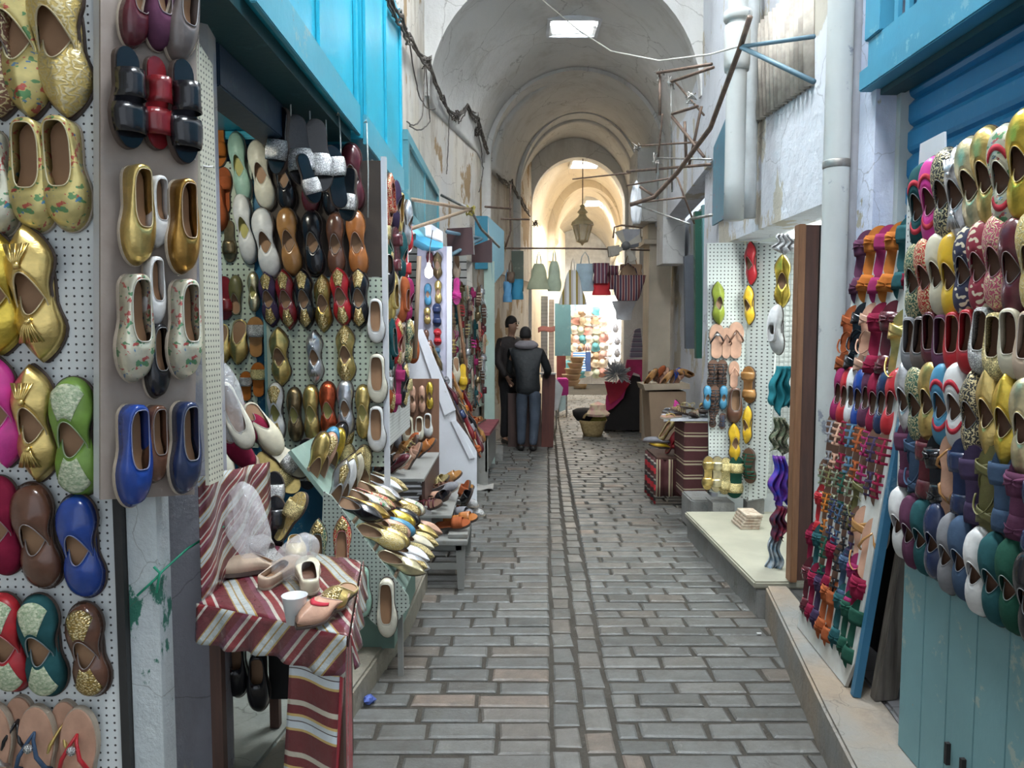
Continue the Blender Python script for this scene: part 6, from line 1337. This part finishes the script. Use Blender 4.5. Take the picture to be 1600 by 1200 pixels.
def person(label,base,yaw,joints,H,mats,headturn=0,hood=False):
    s=H/1.75; o=T('person',label,'person',base)
    rm=Matrix.Rotation(yaw,3,'Z')
    def W(p): return Vector(base)+rm@(Vector(p)*s)
    def S(r): return tuple(x*s for x in r) if isinstance(r,tuple) else r*s
    j=joints
    b=Sk()
    c=b.chain([W(j['pelvis']),W(j['waist']),W(j['chest']),W(j['neck0']),W(j['neck1']),W(j['jaw']),W(j['head']),W(j['crown'])],[S((.11,.08)),S((.10,.07)),S((.12,.08)),S(.05),S(.050),S((.062,.075)),S((.076,.092)),S(.055)])
    for sd in('l','r'):
        q=b.chain([W(j['sh'+sd]),W(j['el'+sd]),W(j['wr'+sd])],[S(.042),S(.034),S(.026)],c[2])
        hd=(W(j['wr'+sd])-W(j['el'+sd])).normalized(); hand(b,q[-1],W(j['wr'+sd]),hd,1 if sd=='l' else -1)
        b.chain([W(j['hip'+sd]),W(j['kn'+sd]),W(j['an'+sd]),W(j['toe'+sd])],[S(.07),S(.05),S(.036),S(.03)],c[0])
    fd=(rm@Matrix.Rotation(headturn,3,'Z')@Vector((0,-1,0))); sx=fd.cross(Z3)
    hp=W(j['head']); nose=hp+fd*(.098*s)+Z3*(-.025*s)
    b.chain([hp+fd*(.07*s)+Z3*(-.012*s),nose],[S(.016),S(.011)],c[6])
    for q in(-1,1): b.chain([hp+sx*(q*.074*s)+Z3*(-.02*s),hp+sx*(q*.088*s)+Z3*(-.005*s)],[S(.012),S((.012,.018))],c[6])
    skin('body',b.V,b.E,b.r,SKN,o)
    for q in(-1,1):
        PT(o,'eye',MB().lathe([(.001,-.010*s),(.009*s,-.005*s),(.010*s,0),(.009*s,.005*s),(.001,.010*s)],hp+fd*(.082*s)+sx*(q*.028*s)+Z3*(.008*s),10),mat('dark eye',(.02,.015,.01),.2),smooth=True)
        PT(o,'eyebrow',MB().tube([hp+fd*(.087*s)+sx*(q*.012*s)+Z3*(.028*s),hp+fd*(.086*s)+sx*(q*.042*s)+Z3*(.030*s)],.005*s,5),mat('dark hair',(.012,.010,.010),.7))
    PT(o,'mouth',MB().tube([hp+fd*(.078*s)-sx*(.022*s)-Z3*(.062*s),hp+fd*(.086*s)-Z3*(.063*s),hp+fd*(.078*s)+sx*(.022*s)-Z3*(.062*s)],.006*s,6),mat('lips',(.28,.10,.08),.5))
    hc=W(j['crown']); PT(o,'hair',MB().grid(lambda a,b_:hp+Z3*(.035*s)-fd*(.016*s)+(sx*(math.cos(2*PI*a)*.084)+fd*(math.sin(2*PI*a)*(.090 if math.sin(2*PI*a)<0 else .078)))*s*math.sin(PI*(.02+.60*b_)-.0)+Z3*(s*.088*math.cos(PI*(.02+.60*b_))) - Z3*(s*.05*(b_**3)*(1 if math.sin(2*PI*a)<.2 else 0)),28,9,cu=True),mat('dark hair',(0,0,0),.7),smooth=True,solid=.008)
    t=Sk(); c=t.chain([W(j['hem']),W((Vector(j['hem'])+Vector(j['waist']))*.5),W(j['waist']),W(j['chest']),W(j['neck0'])],[S((.20,.15)),S((.195,.145)),S((.175,.135)),S((.19,.135)),S(.075)])
    for sd in('l','r'):
        k=.93; e=Vector(j['el'+sd]); w=Vector(j['wr'+sd]); t.chain([W(j['sh'+sd]),W(e),W(e.lerp(w,k))],[S(.072),S(.062),S(.046)],c[3])
    skin('jacket',t.V,t.E,t.r,mats['jacket'],o)
    t=Sk(); c=t.chain([W(Vector(j['pelvis'])+Vector((0,0,.06))),W(j['pelvis'])],[S((.15,.115)),S((.15,.12))])
    for sd in('l','r'):
        an=Vector(j['an'+sd]); t.chain([W(j['hip'+sd]),W(j['kn'+sd]),W(an+Vector((0,0,-.02)))],[S(.105),S(.078),S(.062)],c[1])
    skin('trousers',t.V,t.E,t.r,mats['trousers'],o)
    for sd in('l','r'):
        t=Sk(); an=Vector(j['an'+sd]); to=Vector(j['toe'+sd]); h=an+(an-to)*.25; h.z=.035; m_=an.lerp(to,.5); m_.z=.045; to.z=.032
        t.chain([W(h),W(Vector((an.x,an.y,.05))),W(m_),W(to+(to-an)*.18)],[S((.038,.034)),S((.043,.045)),S((.046,.038)),S((.034,.028))]); skin('shoe',t.V,t.E,t.r,mats['shoe'],o)
    if hood:
        def fn(a,b_):
            th=2*PI*a; r=.085+.055*math.sin(PI*b_)+.02*b_
            bk=max(0,-math.cos(th)); return W(Vector(j['neck0'])+Vector((math.sin(th)*r*1.15,-math.cos(th)*r*.9*(1)+.0,0)))+Z3*(s*(.085-.125*b_+ .0)) - fd*(s*.03*b_*(1 if math.cos(th)<0 else 0))
        PT(o,'hood',MB().grid(fn,30,9,cu=True),mats['hood'],smooth=True,solid=.015)
    return o
JK=mat('black jacket cloth',(.012,.015,.018),.6,bs=20,bst=.4,dist=.02); JB=mat('dark brown coat cloth',(.022,.016,.016),.75,bs=20,bst=.4,dist=.02)
JE=mat('faded blue jeans',(.075,.095,.13),.85,color2=(.045,.06,.085),vs=5); DT=mat('black trousers cloth',(.010,.010,.012),.85); SH=mat('dark shoe leather',(.02,.018,.017),.5); HG=mat('grey hood fleece',(.24,.22,.24),.9)
# faces away from the camera, leaning a little left over the counter (local -y is the direction faced; yaw ~ 180)
A=dict(pelvis=(0,.02,.93),waist=(.01,.0,1.08),chest=(.03,-.06,1.33),neck0=(.04,-.10,1.49),neck1=(.05,-.125,1.54),jaw=(.055,-.15,1.585),head=(.06,-.155,1.655),crown=(.06,-.14,1.71),
 shl=(.23,-.07,1.41),ell=(.30,-.16,1.14),wrl=(.20,-.38,1.05),shr=(-.17,-.07,1.41),elr=(-.27,-.14,1.14),wrr=(-.22,-.36,1.03),
 hipl=(.095,.02,.87),knl=(.10,-.02,.47),anl=(.10,.04,.09),toel=(.12,-.10,.03),hipr=(-.095,.02,.87),knr=(-.09,-.01,.47),anr=(-.07,.08,.09),toer=(-.08,-.06,.03),hem=(.005,.02,.78))
fA_=at_z(829,704,0); person('person in black jacket, grey hood and blue jeans, back turned, leaning over counter',(fA_.x-.03,fA_.y+.0,0),PI-.12,A,1.72,dict(jacket=JK,trousers=JE,shoe=SH,hood=HG),hood=True)
Bj=dict(pelvis=(0,0,.95),waist=(0,0,1.12),chest=(0,-.01,1.36),neck0=(0,-.01,1.51),neck1=(0,-.02,1.55),jaw=(0,-.035,1.60),head=(0,-.035,1.675),crown=(0,-.02,1.735),
 shl=(.19,0,1.43),ell=(.24,.02,1.14),wrl=(.22,-.06,.88),shr=(-.19,0,1.43),elr=(-.25,.0,1.16),wrr=(-.20,-.16,.93),
 hipl=(.09,0,.88),knl=(.10,-.02,.48),anl=(.10,.03,.09),toel=(.12,-.12,.03),hipr=(-.09,0,.88),knr=(-.10,-.02,.48),anr=(-.10,.03,.09),toer=(-.12,-.12,.03),hem=(0,0,.72))
person('taller person in dark brown coat, short black hair, standing beside the hooded one',(-.02,11.42,.0),.75,Bj,1.86,dict(jacket=JB,trousers=DT,shoe=SH),headturn=.25)
hl=at_y(854,520,11.0)
tag(obj('red_slipper_sample',MB().grid(lambda a,b:hl+Vector((-.12+.24*a,.03*b,.07*b+.03*a+.015*math.sin(a*6))),10,4),mat('salmon cloth',(.60,.20,.14),.7),solid=.01,smooth=True),'salmon coloured cloth scrap hanging right of the hooded person','cloth')
# ================================================================ LIGHT, SKY, CAMERA
w=bpy.data.worlds.new('sky'); bpy.context.scene.world=w; w.use_nodes=True
bgn=w.node_tree.nodes['Background']; bgn.inputs[0].default_value=(.82,.90,1.0,1); bgn.inputs[1].default_value=1.15
def area(name,loc,rot,sx,sy,e,col=(1,1,1)):
    l=bpy.data.lights.new(name,'AREA'); l.shape='RECTANGLE'; l.size=sx; l.size_y=sy; l.energy=e; l.color=col; o=bpy.data.objects.new(name,l); C.objects.link(o); o.location=loc; o.rotation_euler=rot; return o
def point(name,loc,e,col=(1,1,1),r=.05):
    l=bpy.data.lights.new(name,'POINT'); l.energy=e; l.color=col; l.shadow_soft_size=r; o=bpy.data.objects.new(name,l); C.objects.link(o); o.location=loc; return o
area('stall tube light',(-1.25,3.45,2.76),(math.radians(12),0,0),.7,.15,38,(1,.97,.82))
point('bare bulb light',at_y(670,424,6.62)+Vector((0,-.06,0)),14,(.85,.88,1))
area('glowing stall light',(2.0,17.2,3.0),(math.radians(35),0,0),1.2,.6,90,(.96,.98,1))
area('far lamp',(1.5,21.5,3.8),(0,0,0),1.0,1.0,220,(1,.93,.8))
area('far lamp near',(1.4,15.9,3.9),(0,0,0),.6,.6,70,(1,.92,.78))
cam=bpy.data.cameras.new('cam'); co_=bpy.data.objects.new('camera',cam); C.objects.link(co_); bpy.context.scene.camera=co_
cam.sensor_width=36; cam.lens=36*F/1600; cam.clip_start=.05; co_.location=EYE; co_.rotation_euler=(PI/2-PITCH,0,0)
sc=bpy.context.scene; sc.view_settings.view_transform='Standard'; sc.view_settings.look='None'; sc.view_settings.gamma=1; sc.view_settings.exposure=.0; sc.view_settings.use_curve_mapping=False
sc.cycles.max_bounces=8; sc.cycles.transparent_max_bounces=12
for k,v in LABELS.items():
    if len(v)>1:
        gs={bpy.data.objects[n].get('group') for n in v}
        if len(gs)>1 or None in gs: print('DUP LABEL',k,v[:3])
